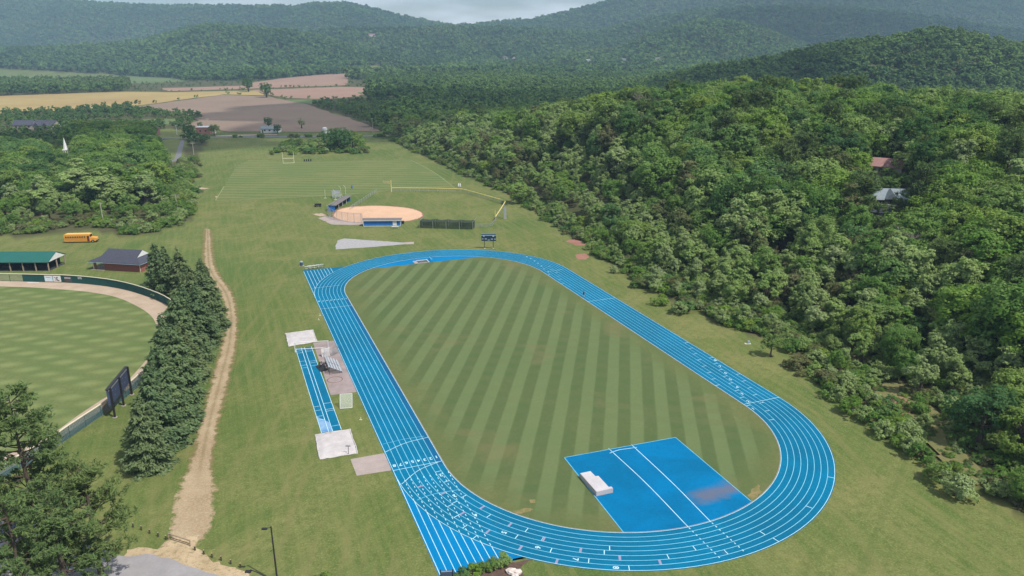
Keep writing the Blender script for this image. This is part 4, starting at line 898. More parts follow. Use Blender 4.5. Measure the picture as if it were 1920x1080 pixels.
# ------------------------------------------------------------------ gate, posts, lamps, bed at the bottom
p0, p1 = G(317, 1011), G(357, 1024); ang = math.atan2((p1 - p0).y, (p1 - p0).x); L = (p1 - p0).length
t = thing('bar_gate', 'pale wooden bar gate across the foot of the dirt path', 'gate', p0, ang)
for x in (0, L): MB().tube([(x, 0, 0), (x, 0, 1.05)], .09, 8).build('post', MAT_WOOD, t)
MB().box(.05, -.05, .88, L - .05, .05, 1.0).build('top_rail', MAT_WOOD, t); MB().box(.05, -.04, .35, L - .05, .04, .43).build('shadow_line_bar', MAT_RUST, t)  # shadow line below the top rail, modelled as a dark brown bar
MB().tube([(0.05, 0, .9), (L * .3, 0, .42)], .04, 6).build('brace', MAT_WOOD, t)
bp = None
for i, (x, y) in enumerate(((250, 988.5), (265.5, 994), (281, 1000.5), (297, 1006.5), (311.5, 1012), (366, 1032), (382.5, 1039.5), (398, 1045.5), (415, 1051), (433, 1057.5), (451, 1064.5))):
    lb = ('first', 'second', 'third', 'fourth', 'fifth')[i] + ' short wooden bollard of the row left of the bar gate' if i < 5 else ('first', 'second', 'third', 'fourth', 'fifth', 'sixth')[i - 5] + ' short wooden bollard right of the bar gate, counting from the gate'
    if bp is None:
        bp = thing('bollard', lb, 'bollard', G(x, y), 0, 'wooden bollards beside the gate'); MB().tube([(0, 0, 0), (0, 0, .7)], .11, 7).build('post', MAT_DKWOOD, bp); MB().tube([(0, 0, .7), (0, 0, .78)], [.11, .05], 7).build('top', MAT_WOOD, bp)
    else: dup(bp, G(x, y), i * .7, lb)
t = thing('lamp_post', 'tall black lamp post standing on the grass above the parking lot', 'lamp post', G(520.5, 1093))
MB().tube([(0, 0, 0), (0, 0, 4), (0, 0, 8.6)], [.13, .11, .09], 8).build('pole', MAT_BLACK, t); MB().tube([(0, 0, 8.5), (-.5, -.15, 8.45)], .05, 6).build('arm', MAT_BLACK, t); MB().box(-1.15, -.32, 8.3, -.45, .02, 8.45).build('lamp_head', MAT_BLACK, t); MB().tube([(0, 0, 0), (0, 0, .3)], .25, 10).build('base', MAT_CONC, t); MB().tube([(0, 0, 5.2), (-.45, -.1, 4.9)], .03, 5).build('bracket', MAT_BLACK, t)
q = G(497, 1081, 8.2)
t = thing('lamp_post', 'black lamp post by the parking lot with only its arm in the picture', 'lamp post', (q.x, q.y, 0))
MB().tube([(0, 0, 0), (0, 0, 8.2)], [.13, .09], 8).build('pole', MAT_BLACK, t); MB().tube([(0, 0, 8.2), (-.9, .3, 8.5), (-1.9, .75, 8.6)], .055, 6).build('arm', MAT_BLACK, t); MB().box(-2.5, .45, 8.35, -1.8, .85, 8.5).build('lamp_head', MAT_BLACK, t)
t = thing('information_board', 'small grey-blue notice board on posts beside the start chute', 'board', G(838, 1088), R(4))
MB().box(-.75, -.04, .55, .75, .04, 1.5).build('panel', MAT_NAVY, t); MB().box(-.72, -.06, 1.35, .72, -.041, 1.48).build('header', MAT_ALU, t)
for x in (-.8, .8): MB().box(x - .06, -.06, 0, x + .06, .06, 1.7).build('post', MAT_BLACK, t)
def place_rock(label, x, y, s, seed):
    rnd = random.Random(seed); m = MB(); n1, n2 = 7, 9
    for i in range(n1 + 1):
        for j in range(n2):
            a, b = math.pi * i / n1, 2 * math.pi * j / n2; r = s * (1 + (rnd.uniform(-.22, .18) if 0 < i < n1 else 0)); m.v.append((r * math.sin(a) * math.cos(b) * 1.25, r * math.sin(a) * math.sin(b), .62 * r * math.cos(a) + s * .35))
    for i in range(n1):
        for j in range(n2): m.f.append((i * n2 + j, (i + 1) * n2 + j, (i + 1) * n2 + (j + 1) % n2, i * n2 + (j + 1) % n2))
    o = tag(m.build('rock', MAT_ROCK), label, 'rock', 'pale rocks in the mulch bed'); o.location = G(x, y)
place_rock('large pale boulder in the mulch bed, left of its pair', 959, 1074, .62, 1); place_rock('large pale boulder in the mulch bed, right of its pair', 970.5, 1074, .52, 2); place_rock('small pale rock in front of the two boulders', 966, 1081, .4, 3)

# ------------------------------------------------------------------ buildings on the school grounds
def gable_solid(m, x0, x1, y0, y1, z0, zr, ov=.4):      # simple gable roof slab, ridge along x
    yc = (y0 + y1) / 2; th = .14
    for s in (0, 1):
        ya = y0 - ov if s == 0 else y1 + ov
        za = z0
        m.add([(x0 - ov, ya, za), (x1 + ov, ya, za), (x1 + ov, yc, zr), (x0 - ov, yc, zr), (x0 - ov, ya, za - th), (x1 + ov, ya, za - th), (x1 + ov, yc, zr - th), (x0 - ov, yc, zr - th)],
              [(0, 1, 2, 3), (7, 6, 5, 4), (0, 4, 5, 1), (1, 5, 6, 2), (0, 3, 7, 4)] if s == 0 else [(3, 2, 1, 0), (4, 5, 6, 7), (1, 5, 4, 0), (2, 6, 5, 1), (4, 7, 3, 0)])
    return m
# pavilion
p1 = G(92, 508.5); pb = G(118.6, 493.5); p0_ = G(0, 508.7); ang = math.atan2((p1 - p0_).y, (p1 - p0_).x)
t = thing('pavilion', 'open shelter with long green metal roof on pale posts behind the outfield fence', 'pavilion', p1, ang)
Dp = 9.2; Lp = 27.0
gable_solid(MB(), -Lp, 0, 0, Dp, 3.1, 5.3, .5).build('roof', MAT_GREENROOF, t)
m = MB()
for i in range(46): x = -Lp - .4 + i * .6; m.add([(x, -.5, 3.105), (x + .05, -.5, 3.105), (x + .05, Dp / 2, 5.31), (x, Dp / 2, 5.31), (x, -.5, 3.15), (x + .05, -.5, 3.15), (x + .05, Dp / 2, 5.355), (x, Dp / 2, 5.355)], [(4, 5, 6, 7), (0, 4, 7, 3), (1, 2, 6, 5), (0, 1, 5, 4)])
m.build('roof_seam', MAT_GREENROOF, t)
MB().add([(.3, .1, 2.95), (.3, Dp - .1, 2.95), (.3, Dp / 2, 5.05), (.36, .1, 2.95), (.36, Dp - .1, 2.95), (.36, Dp / 2, 5.05)], [(0, 2, 1), (3, 4, 5), (0, 1, 4, 3), (1, 2, 5, 4), (2, 0, 3, 5)]).build('gable_panel', MAT_WHITE, t)
for i in range(7):
    x = -i * 4.1
    for y in (.1, Dp - .1): MB().box(x - .14, y - .14, 0, x + .14, y + .14, 3.0).build('post', MAT_WOOD, t)
    MB().add([(x - .05, .24, 2.2), (x + .05, .24, 2.2), (x + .05, 1.1, 2.95), (x - .05, 1.1, 2.95)], [(0, 1, 2, 3)]).build('knee_brace', MAT_WOOD, t)
MB().box(-.1, Dp * .48, 0, .14, Dp * .52, 4.9).build('post', MAT_WOOD, t)
for y in (.1, Dp - .1): MB().box(-Lp, y - .1, 2.72, .1, y + .1, 2.96).build('beam', MAT_WOOD, t)
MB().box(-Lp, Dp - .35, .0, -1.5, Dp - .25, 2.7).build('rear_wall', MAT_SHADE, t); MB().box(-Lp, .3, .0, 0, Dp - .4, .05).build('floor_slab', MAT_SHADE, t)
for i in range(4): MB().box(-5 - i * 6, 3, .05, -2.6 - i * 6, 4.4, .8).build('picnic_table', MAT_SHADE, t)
# brick concession building with Dutch-gable shingle roof
p0 = G(175.4, 505.4); p1 = G(264, 510.5); ang = math.atan2((p1 - p0).y, (p1 - p0).x); L = (p1 - p0).length; D = 8.2
t = thing('concession_building', 'red brick concession building with dark hipped shingle roof and white gable', 'building', p0, ang)
xs = 4.2
wl = MB(); wl.box(xs, 0, 0, L, D, 2.75); wl.build('wall', MAT_BRICK, t)
MB().box(-.6, -.5, .0, xs, D + .3, .1).build('porch_slab', MAT_CONC, t)
for x in (.0, ):
    for y in (0.05, D - .3): MB().box(x, y, .1, x + .28, y + .28, 2.8).build('porch_post', MAT_CREAM, t); MB().box(x + .5, y, .1, x + 1.0, y + .4, 2.8).build('brick_pier', MAT_BRICK, t)
MB().box(xs - .03, 3.0, 0.1, xs - .001, 4.1, 2.2).build('door', MAT_WHITE, t); MB().box(xs - .04, 5.0, 1.0, xs - .001, 6.6, 2.1).build('serving_hatch', MAT_SHADE, t)
MB().box(L - .12, -.06, 0, L + .06, -.002, 2.72).build('downpipe', MAT_CREAM, t); MB().box(L + .002, D - 2.4, 0, L + .05, D - 1.2, 2.1).build('side_door', MAT_SHADE, t)
MB().box(L + .05, D - 3.0, 0, L + 2.2, D - .2, .08).build('step_slab', MAT_CREAM, t)
e = .8; zE, zM, zR = 2.8, 4.3, 6.1; yc = D / 2; xl, xr = -e - .3, L + e
ry0, ry1 = 1.35, D - 1.35
V_ = [(xl, -e, zE), (xr, -e, zE), (xr, D + e, zE), (xl, D + e, zE), (2.6, ry0 - .1, zM), (L - 1.5, ry0 - .1, zM), (L - 1.5, ry1 + .1, zM), (2.6, ry1 + .1, zM), (3.4, yc, zR), (L - 1.5, yc, zR)]
roof = MB().add(V_, [(0, 1, 5, 4), (2, 3, 7, 6), (3, 0, 4, 7), (1, 2, 6, 5), (4, 5, 9, 8), (6, 7, 8, 9), (7, 4, 8)]).add([(v[0], v[1], v[2] - .02) for v in V_[:4]], [(3, 2, 1, 0)]).build('roof', MAT_SHINGLE, t)
MB().add([(L - 1.46, ry0 - .05, zM + .03), (L - 1.46, ry1 + .05, zM + .03), (L - 1.46, yc, zR - .06)], [(0, 1, 2)]).build('gable', MAT_WHITE, roof)
for a, b in (((xl, -e), (xr, -e)), ((xr, -e), (xr, D + e)), ((xr, D + e), (xl, D + e)), ((xl, D + e), (xl, -e))):
    A, B = Vector((*a, zE - .2)), Vector((*b, zE - .2)); MB().tube([A, B], .09, 4).build('gutter', MAT_TEALTRIM, roof)

# school bus
p0, p1 = G(121.5, 456), G(182, 454.6); ang = math.atan2((p1 - p0).y, (p1 - p0).x); L = 11.0
t = thing('school_bus', 'yellow school bus parked on the grass in front of the tree line', 'bus', p0, ang)
prof = [(0, .45), (9.0, .45), (9.0, 3.0), (8.85, 3.1), (.15, 3.1), (0, 2.9)]
def sideprism(m, prof, y0, y1):
    n = len(prof); m.add([(x, y0, z) for x, z in prof] + [(x, y1, z) for x, z in prof], [tuple(range(n)), tuple(reversed(range(n, 2 * n)))] + [(i, n + i, n + (i + 1) % n, (i + 1) % n) for i in range(n)]); return m
body = sideprism(MB(), prof, 0, 2.44).build('body', MAT_BUS, t)
sideprism(MB(), [(9.0, .5), (11.0, .5), (11.05, 1.5), (10.8, 1.72), (9.0, 1.95)], .2, 2.24).build('bonnet', MAT_BUS, t)
sideprism(MB(), [(.3, 3.1), (8.6, 3.1), (8.4, 3.22), (.5, 3.22)], .25, 2.2).build('roof', M('bus_roof', (.78, .5, .14), (.74, .46, .13), 1, .5), t)
for i in range(9):
    x = .45 + i * .82; MB().box(x, -.02, 1.85, x + .55, -.003, 2.4).build('window', MAT_GLASS, t); MB().box(x, 2.443, 1.85, x + .55, 2.46, 2.4).build('window', MAT_GLASS, t)
dr_ = MB().box(8.05, -.03, .6, 8.85, -.004, 2.5).build('door', M('door_frame_red', (.14, .03, .02), None, 1, .5), t); MB().box(8.12, -.05, 1.6, 8.78, -.031, 2.42).build('pane', MAT_GLASS, dr_)
MB().box(9.003, .25, 1.98, 9.03, 2.2, 2.85).build('windscreen', MAT_GLASS, t); MB().box(-.03, .4, 1.6, -.003, 2.0, 2.6).build('rear_window', MAT_GLASS, t)
for z in (.85, 1.3, 1.62): MB().box(.05, -.015, z, 7.9, -.002, z + .06).build('rub_rail', MAT_BLACK, t)
for x in (2.7, 9.9):
    for y in (.02, 2.1): wh = MB().tube([(x, y, .5), (x, y + .3, .5)], .5, 14).build('wheel', MAT_TYRE, t); MB().tube([(x, y - .02, .5), (x, y + .32, .5)], .24, 10).build('rim', MAT_STEEL, wh)
MB().box(-.12, .1, .42, -.01, 2.34, .7).build('bumper', MAT_BLACK, t); MB().box(11.06, .15, .45, 11.2, 2.3, .75).build('bumper', MAT_BLACK, t)
for y in (.35, 1.9): MB().tube([(11.0, y + .1, 1.1), (11.09, y + .1, 1.1)], .13, 10).build('headlight', MAT_ALU, t)
MB().box(.1, .1, .25, 9.0, 2.3, .44).build('chassis', MAT_BLACK, t)

# parked car in the lot, glimpsed under the pines
t = thing('parked_car', 'dark car parked on the asphalt under the big pine', 'car', G(4, 1012), R(25))
sideprism(MB(), [(0, .35), (4.5, .35), (4.5, .85), (3.4, 1.0), (2.9, 1.45), (1.0, 1.45), (.35, .98), (0, .9)], 0, 1.75).build('body', MAT_NAVY, t)
sideprism(MB(), [(.5, 1.0), (3.25, 1.0), (2.84, 1.38), (1.05, 1.38)], -.01, 1.76).build('side_window', MAT_GLASS, t)
for x in (.85, 3.65):
    for y in (-.03, 1.56): MB().tube([(x, y, .33), (x, y + .22, .33)], .33, 12).build('wheel', MAT_TYRE, t)

# ------------------------------------------------------------------ buildings by the road and beyond
def shed(name, label, cat, p, wd, dp, h, hr, wall, roof, rz=0., wins=3, group=None, door=True, z=0.):
    t = thing(name, label, cat, (p[0], p[1], z), rz, group)
    m = MB().box(0, 0, -2, wd, dp, h); m.build('wall', wall, t)
    if hr > 0:
        gable_solid(MB(), 0, wd, 0, dp, h, h + hr, .5).build('roof', roof, t)
        for x in (.02, wd - .08): MB().add([(x, 0, h - .1), (x, dp, h - .1), (x, dp / 2, h + hr - .15), (x + .06, 0, h - .1), (x + .06, dp, h - .1), (x + .06, dp / 2, h + hr - .15)], [(0, 2, 1), (3, 4, 5), (0, 3, 5, 2), (1, 2, 5, 4)]).build('gable', wall, t)
    else: MB().box(-.3, -.3, h + .002, wd + .3, dp + .3, h + .35).build('roof', roof, t)
    for i in range(wins):
        x = wd * (i + .7) / (wins + .6); MB().box(x, -.05, h * .42, x + wd * .07 + .4, -.003, h * .42 + 1.2).build('window', MAT_GLASS, t)
    if door: MB().box(wd * .08, -.06, 0, wd * .08 + 1.0, -.003, 2.1).build('door', MAT_DKWOOD, t)
    return t
shed('roadside_building', 'square red brick building with pale flat roof edge beside the road, left of the other', 'building', G(269, 254.5), 10, 9, 5.2, 0, MAT_BRICK, MAT_ROOFGREY, R(3), 0)
shed('roadside_building', 'pink brick building with bright white flat roof beside the road', 'building', G(368, 252.5), 11, 10, 5.6, 0, M('pink_brick', (.36, .17, .14), None, .5, .9), MAT_WHITE, R(2), 2)
shed('trailer', 'white box trailer at the end of the pink brick building', 'trailer', G(394, 250.5), 4, 3, 3.0, 0, MAT_WHITE, MAT_WHITE, R(2), 0, door=False)
shed('farm_shed', 'long low white metal roofed shed at the edge of the ploughed field', 'shed', G(489, 249), 14.5, 8, 3.2, 1.8, MAT_HOUSEW, MAT_METALROOF, R(-5), 3)
t = thing('storage_tank', 'white cylindrical storage tank beside the road', 'tank', G(609.5, 251))
MB().tube([(0, 0, 0), (0, 0, 4.6)], 2.1, 16).build('shell', MAT_WHITE, t); MB().tube([(0, 0, 4.6), (0, 0, 5.3), (0, 0, 5.5)], [2.1, .9, .2], 16).build('cap', MAT_WHITE, t); MB().box(2.1, -1.2, 0, 4.2, 1.2, 1.6).build('pump_box', MAT_WHITE, t)
shed('house', 'grey-roofed house with white porch among the trees, left of its neighbour', 'house', G(24, 243), 16, 12, 3.6, 4.0, MAT_HOUSET, MAT_SHINGLE, R(5), 4)
hh = shed('house', 'larger grey-roofed house with two gables among the trees, right of its neighbour', 'house', G(62, 244), 19, 12, 3.8, 4.2, MAT_HOUSET, MAT_SHINGLE, R(-8), 4)
for x in (3, 11): MB().add([(x, -2.5, 3.8), (x + 5, -2.5, 3.8), (x + 2.5, -2.5, 6.6), (x + 2.5, 5, 7.4), (x - .4, 3, 3.8), (x + 5.4, 3, 3.8)], [(0, 1, 2), (0, 2, 3, 4), (1, 5, 3, 2)]).build('gable', MAT_SHINGLE, hh)
# church
zt = Zat(122.5, 258, 470)
q = Vector((Zat(126, 297, 470)[0], 470, 0)); top = Zat(126, 258, 470)[1]; zb = Zat(126, 297, 470)[1]
t = thing('church', 'white church steeple rising out of the trees', 'church', q, R(15))
MB().box(-4.5, 2.4, 0, 4.5, 22, 6).build('nave_wall', MAT_WHITE, t)
MB().add([(-5, 2.2, 6), (5, 2.2, 6), (0, 2.2, 10.5), (-5, 22.4, 6), (5, 22.4, 6), (0, 22.4, 10.5)], [(0, 1, 2), (3, 5, 4), (0, 2, 5, 3), (1, 4, 5, 2)]).build('nave_roof', MAT_SHINGLE, t)
hb = top - zb
tw = MB().box(-2.1, -2.1, 0, 2.1, 2.1, zb + .2).build('tower', MAT_WHITE, t)
MB().box(-1.75, -1.75, zb + .2, 1.75, 1.75, zb + hb * .2).build('belfry_base', MAT_WHITE, t)
bel = MB().box(-1.35, -1.35, zb + hb * .2, 1.35, 1.35, zb + hb * .4).build('belfry', MAT_WHITE, t)
for s in (-.62, .62): MB().box(s - .3, -1.39, zb + hb * .23, s + .3, -1.352, zb + hb * .37).build('louvre', MAT_SHADE, bel)
MB().box(-1.6, -1.6, zb + hb * .4, 1.6, 1.6, zb + hb * .44).build('cornice', MAT_WHITE, t)
MB().tube([(0, 0, zb + hb * .44), (0, 0, zb + hb * .8), (0, 0, top)], [1.3, .5, .04], 8).build('spire', MAT_WHITE, t)
# houses in the woods on the right
g = Gt(1655, 392); h1 = shed('woodland_house', 'grey metal roofed house with a dormer half hidden in the woods', 'house', (g.x - 3.5, g.y), 11, 8, 3.0, 3.0, MAT_HOUSET, MAT_METALROOF, R(-12), 3, z=g.z)
MB().add([(3.6, -1.2, 3.3), (7.4, -1.2, 3.3), (5.5, -1.2, 5.4), (5.5, 3.4, 6.2), (3.2, 1.6, 3.4), (7.8, 1.6, 3.4)], [(0, 1, 2), (0, 2, 3, 4), (1, 5, 3, 2)]).build('dormer', MAT_METALROOF, h1)
HOUSE1 = g
g = Gt(1640, 412); h2 = shed('garden_shed', 'small outbuilding with dark grey roof and pale ridge below the woodland house', 'shed', (g.x - 3, g.y), 6.5, 5.5, 2.4, 2.0, MAT_HOUSET, MAT_SHINGLE, R(-35), 1, z=g.z)
MB().tube([(-.5, 2.75, 4.62), (7, 2.75, 4.62)], .13, 6).build('ridge_cap', MAT_CREAM, h2); HOUSE2 = g
g = Gt(1645, 338); h3 = shed('barn', 'barn with weathered red roof showing through the treetops', 'barn', (g.x - 3, g.y), 10, 7, 3, 2.6, MAT_HOUSET, MAT_PINKROOF, R(-38), 2, z=g.z + 2); HOUSE3 = g
# hillside and valley houses far away
FARH = ((409, 67, 13, 'white gabled house alone on top of the wooded hill'), (949, 113, 15, 'small white house at the left end of the far village'), (964, 114, 11, 'second small white house of the far village'), (1024, 121, 18, 'low pale house in the middle of the far village'), (1078, 114, 18, 'brown-roofed house in the far village, left of a white one'), (1087, 113, 13, 'bright white house in the far village'), (1104, 119, 26, 'long white-roofed building at the right end of the far village'), (1109, 113, 11, 'small white house behind the long far building'), (697, 70, 24, 'pale house high on the wooded slope'), (1797, 106, 9, 'pale house below the wooded hill at far right'), (1493, 106, 16, 'pale house in the trees below the shaded ridge'), (1168, 118, 16, 'pale house right of the far village'), (770, 199, 6, 'small white hut among the dark trees'), (1233, 117, 14, 'small pale house between village and shaded ridge'))
FARPOS = []
for i, (x, y, wd, lb) in enumerate(FARH):
    g = Gt(x, y); FARPOS.append((g, wd)); zz = g.z + (3 if i not in (9, 10, 12) else -1)
    shed('far_house', lb, 'house', (g.x - wd / 2, g.y), wd, wd * .6, 5.5, 3.0, MAT_HOUSEW if i != 4 else MAT_HOUSET, MAT_METALROOF if i in (6, 3) else (MAT_ROOFGREY if i % 2 else MAT_PINKROOF), R((i * 53) % 40 - 20), 3, 'houses on the far hills', z=zz)
# utility poles
def upole(label, x, y, h, arm, rz, mat=MAT_POLEWOOD, p=None):
    t = thing('utility_pole', label, 'utility pole', p or G(x, y), rz, 'utility poles')
    MB().tube([(0, 0, 0), (0, 0, h)], [.2, .13], 8).build('pole', mat, t)
    for z in ((h - .4, h - 1.3) if arm > 2 else (h - .4,)): 
        ar = MB().box(-arm / 2, -.08, z - .09, arm / 2, .08, z + .09).build('crossarm', mat, t)
        for s in (-.85, -.4, .4, .85): MB().tube([(s * arm / 2, 0, z + .09), (s * arm / 2, 0, z + .32)], .05, 6).build('insulator', MAT_STEEL, ar)
    return t
upole('pale double-armed utility pole at the corner of the left tree line', 333.5, 400, 8.2, 3.4, R(5), MAT_CONC)
upole('thin utility pole in front of the trees behind the school bus', 195, 424, 9.5, 1.6, R(20))
upole('utility pole beside the lane at the far end of the practice field', 363.5, 290, 8.5, 2.8, R(3))
upole('utility pole beside the square red roadside building', 267, 252, 11, 2.6, R(5))
upole('utility pole behind the pink roadside building', 391, 244, 10, 2.6, R(5))
upole('white lamp standard beside the road between the brick buildings', 332, 253, 8, 2.0, 0, MAT_WHITE)
upole('thin utility pole at the corner of the ploughed field', 699, 250, 12, 1.5, 0)
t = thing('fallen_stake', 'small blue box on a pale base at the woodland edge', 'box', G(1403.5, 644.5)); MB().box(-.25, -.2, .08, .25, .2, .7).build('box_body', MAT_TEALTRIM, t); MB().box(-.9, -.35, 0, .5, .35, .08).build('base', MAT_ROCK, t)
t.name = 'utility_box'

# ------------------------------------------------------------------ runner
def person(label, p, rz):
    J = {'pel': (0, 0, .95), 'sp': (.02, 0, 1.2), 'ch': (.05, 0, 1.4), 'nk': (.06, 0, 1.52), 'hd': (.09, 0, 1.63), 'ht': (.09, 0, 1.76),
         'ls': (.05, .19, 1.43), 'le': (-.06, .26, 1.17), 'lw': (.1, .23, 1.0), 'lh': (.19, .22, .97), 'rs': (.05, -.19, 1.43), 're': (-.02, -.26, 1.15), 'rw': (.21, -.2, 1.13), 'rh': (.3, -.18, 1.16),
         'lhp': (0, .1, .9), 'lk': (.2, .1, .52), 'la': (.12, .1, .1), 'lt': (.3, .1, .04), 'rhp': (0, -.1, .9), 'rk': (-.03, -.1, .5), 'ra': (-.3, -.1, .16), 'rt': (-.18, -.1, .04)}
    rad = {'pel': .15, 'sp': .14, 'ch': .165, 'nk': .065, 'hd': .1, 'ht': .08, 'ls': .075, 'le': .05, 'lw': .034, 'lh': .04, 'rs': .075, 're': .05, 'rw': .034, 'rh': .04, 'lhp': .1, 'lk': .07, 'la': .05, 'lt': .04, 'rhp': .1, 'rk': .07, 'ra': .05, 'rt': .04}
    E_ = ['pel sp', 'sp ch', 'ch nk', 'nk hd', 'hd ht', 'ch ls', 'ls le', 'le lw', 'lw lh', 'ch rs', 'rs re', 're rw', 'rw rh', 'pel lhp', 'lhp lk', 'lk la', 'la lt', 'pel rhp', 'rhp rk', 'rk ra', 'ra rt']
    ks = list(J); me = bpy.data.meshes.new('body'); me.from_pydata([J[k_] for k_ in ks], [[ks.index(a) for a in e_.split()] for e_ in E_], []); me.update()
    o = bpy.data.objects.new('body', me); C.objects.link(o); md = o.modifiers.new('skin', 'SKIN')
    if not me.skin_vertices: me.attributes  # created by the modifier
    for i, k_ in enumerate(ks): sv = me.skin_vertices[0].data[i]; sv.radius = (rad[k_], rad[k_]); sv.use_root = (k_ == 'pel')
    o.modifiers.new('sub', 'SUBSURF').levels = 1; o.modifiers['sub'].render_levels = 1
    bpy.context.view_layer.update(); dg = bpy.context.evaluated_depsgraph_get(); m2 = bpy.data.meshes.new_from_object(o.evaluated_get(dg)); bpy.data.objects.remove(o)
    m2.materials.clear()
    for mt in (MAT_SKIN, MAT_CLOTH, MAT_WHITE): m2.materials.append(mt)
    for pl in m2.polygons:
        z = pl.center.z; y = abs(pl.center.y); pl.material_index = 1 if (.56 < z < 1.5 and y < .24 and not (z < 1.2 and y > .2)) else (2 if z < .13 else 0); pl.use_smooth = True
    t = thing('person', label, 'person', p, rz); b = bpy.data.objects.new('body', m2); C.objects.link(b); b.parent = t
    m = MB()
    for s, (hx, hy, hz) in ((1, J['lh']), (-1, J['rh'])):
        for f_ in range(4): m.tube([(hx, hy - .025 + f_ * .017, hz), (hx + .06 + .008 * (f_ % 3), hy - .03 + f_ * .02, hz - .01), (hx + .075, hy - .03 + f_ * .02, hz - .045)], [.01, .009, .007], 5)
        m.tube([(hx - .02, hy - s * .03, hz + .01), (hx + .03, hy - s * .055, hz + .01)], [.011, .008], 5)
    m.build('fingers', MAT_SKIN, t)
    m = MB(); n1, n2 = 6, 10
    for i in range(n1 + 1):
        for j in range(n2): a, b_ = math.pi * .56 * i / n1, 2 * math.pi * j / n2; m.v.append((.075 + .112 * math.sin(a) * math.cos(b_), .105 * math.sin(a) * math.sin(b_), 1.68 + .13 * math.cos(a)))
    for i in range(n1):
        for j in range(n2): m.f.append((i * n2 + j, (i + 1) * n2 + j, (i + 1) * n2 + (j + 1) % n2, i * n2 + (j + 1) % n2))
    m.build('hair', MAT_HAIR, t, True)
    m = MB().tube([(.185, 0, 1.66), (.215, 0, 1.635)], [.012, .018], 5); m.build('nose', MAT_SKIN, t)
    return t
try: person('runner in dark clothes on the inner lane of the back straight', G(1094.5, 556.5) + Vector((0, 0, .03)), TYAW + R(90))
except Exception as ex: print('person failed', ex)

# ------------------------------------------------------------------ vegetation
def foliage(name, cols, trans=.36, stands=False):
    """cols: list of leaf colours, one picked per tree, varied per leaf"""
    k = Nd(name); oi = k.n('ObjectInfo'); ge = k.n('NewGeometry')
    rp = k.n('ValToRGB'); rp.color_ramp.interpolation = 'LINEAR'
    el = rp.color_ramp.elements; el[0].color = (*cols[0], 1); el[1].color = (*cols[-1], 1)
    for i, c in enumerate(cols[1:-1]): e_ = el.new((i + 1) / (len(cols) - 1)); e_.color = (*c, 1)
    k.l(oi.outputs['Random'], rp.inputs['Fac'])
    col = k.mix(k.mapr(ge.outputs['Random Per Island'], 0, 1, 0, .35), rp.outputs['Color'], tuple(x * .5 for x in cols[0]))
    col = k.mix(k.mapr(k.noise(.45, 3), .45, .7, 0, .45), col, tuple(min(1, x * 1.3) for x in cols[-1]))
    if stands:
        col = k.mix(k.mapr(k.noise(.004, 5, .65, ge.outputs['Position'], .5), .42, .62, 0, .6), col, (.05, .1, .045)); col = k.mix(k.mapr(k.noise(.0023, 4, .6, ge.outputs['Position'], .5), .52, .66, 0, .5), col, (.16, .2, .075))
    d = k.n('BsdfDiffuse'); t = k.n('BsdfTranslucent'); m = k.n('MixShader'); k.l(col, d.inputs[0]); k.l(k.mix(.5, col, (.26, .36, .06)), t.inputs[0]); m.inputs[0].default_value = trans
    k.l(d.outputs[0], m.inputs[1]); k.l(t.outputs[0], m.inputs[2]); k.l(m.outputs[0], k.out.inputs['Surface']); return k.m
F_OAK = foliage('leaves_broad', [(.1, .205, .05), (.135, .26, .052), (.215, .345, .05), (.1, .215, .085), (.26, .36, .065), (.18, .27, .085), (.13, .26, .045), (.26, .35, .12)])
F_PALE = foliage('leaves_pale', [(.28, .38, .14), (.34, .43, .18), (.25, .38, .1), (.36, .43, .22), (.3, .42, .12)])
F_DARK = foliage('leaves_dark', [(.07, .155, .048), (.095, .19, .056), (.08, .165, .068)])
F_OLIVE = foliage('leaves_olive', [(.185, .2, .08), (.2, .195, .095), (.155, .2, .075), (.21, .2, .11)])
F_SPRUCE = foliage('needles_spruce', [(.1, .16, .075), (.125, .19, .085), (.16, .2, .09)], .12)
F_PINE = foliage('needles_pine', [(.13, .195, .07), (.115, .185, .075), (.165, .21, .07)], .2)
F_FAR = foliage('leaves_far', [(.085, .165, .05), (.115, .21, .06), (.165, .27, .072), (.09, .18, .06), (.19, .28, .08)], .15, True)

def quads(name, c, n, s, mat, asp=.62, rng=None, up=None, extra=None):
    N = len(c); n = n / (np.linalg.norm(n, axis=1, keepdims=True) + 1e-9)
    if up is None: up = rng.normal(size=(N, 3))
    t = up - (up * n).sum(1, keepdims=True) * n; t /= np.linalg.norm(t, axis=1, keepdims=True) + 1e-9
    b = np.cross(n, t); s = s[:, None]
    V = np.stack([c + t * s, c + b * s * asp, c - t * s, c - b * s * asp], 1).reshape(-1, 3).astype(np.float32)
    base_v = 0; nf = N
    me = bpy.data.meshes.new(name)
    ev, ef = (extra.v, extra.f) if extra else ([], [])
    if extra:
        me.from_pydata(V.tolist() + [tuple(v) for v in ev], [], np.arange(4 * N).reshape(-1, 4).tolist() + [tuple(i + 4 * N for i in q) for q in ef]); me.materials.append(mat); me.materials.append(MAT_BARK)
        me.polygons.foreach_set('material_index', [0] * N + [1] * len(ef))
    else:
        me.vertices.add(4 * N); me.vertices.foreach_set('co', V.ravel()); me.loops.add(4 * N); me.loops.foreach_set('vertex_index', np.arange(4 * N, dtype=np.int32))
        me.polygons.add(N); me.polygons.foreach_set('loop_start', np.arange(0, 4 * N, 4, dtype=np.int32)); me.polygons.foreach_set('loop_total', np.full(N, 4, np.int32)); me.materials.append(mat)
    me.update(calc_edges=True); return me
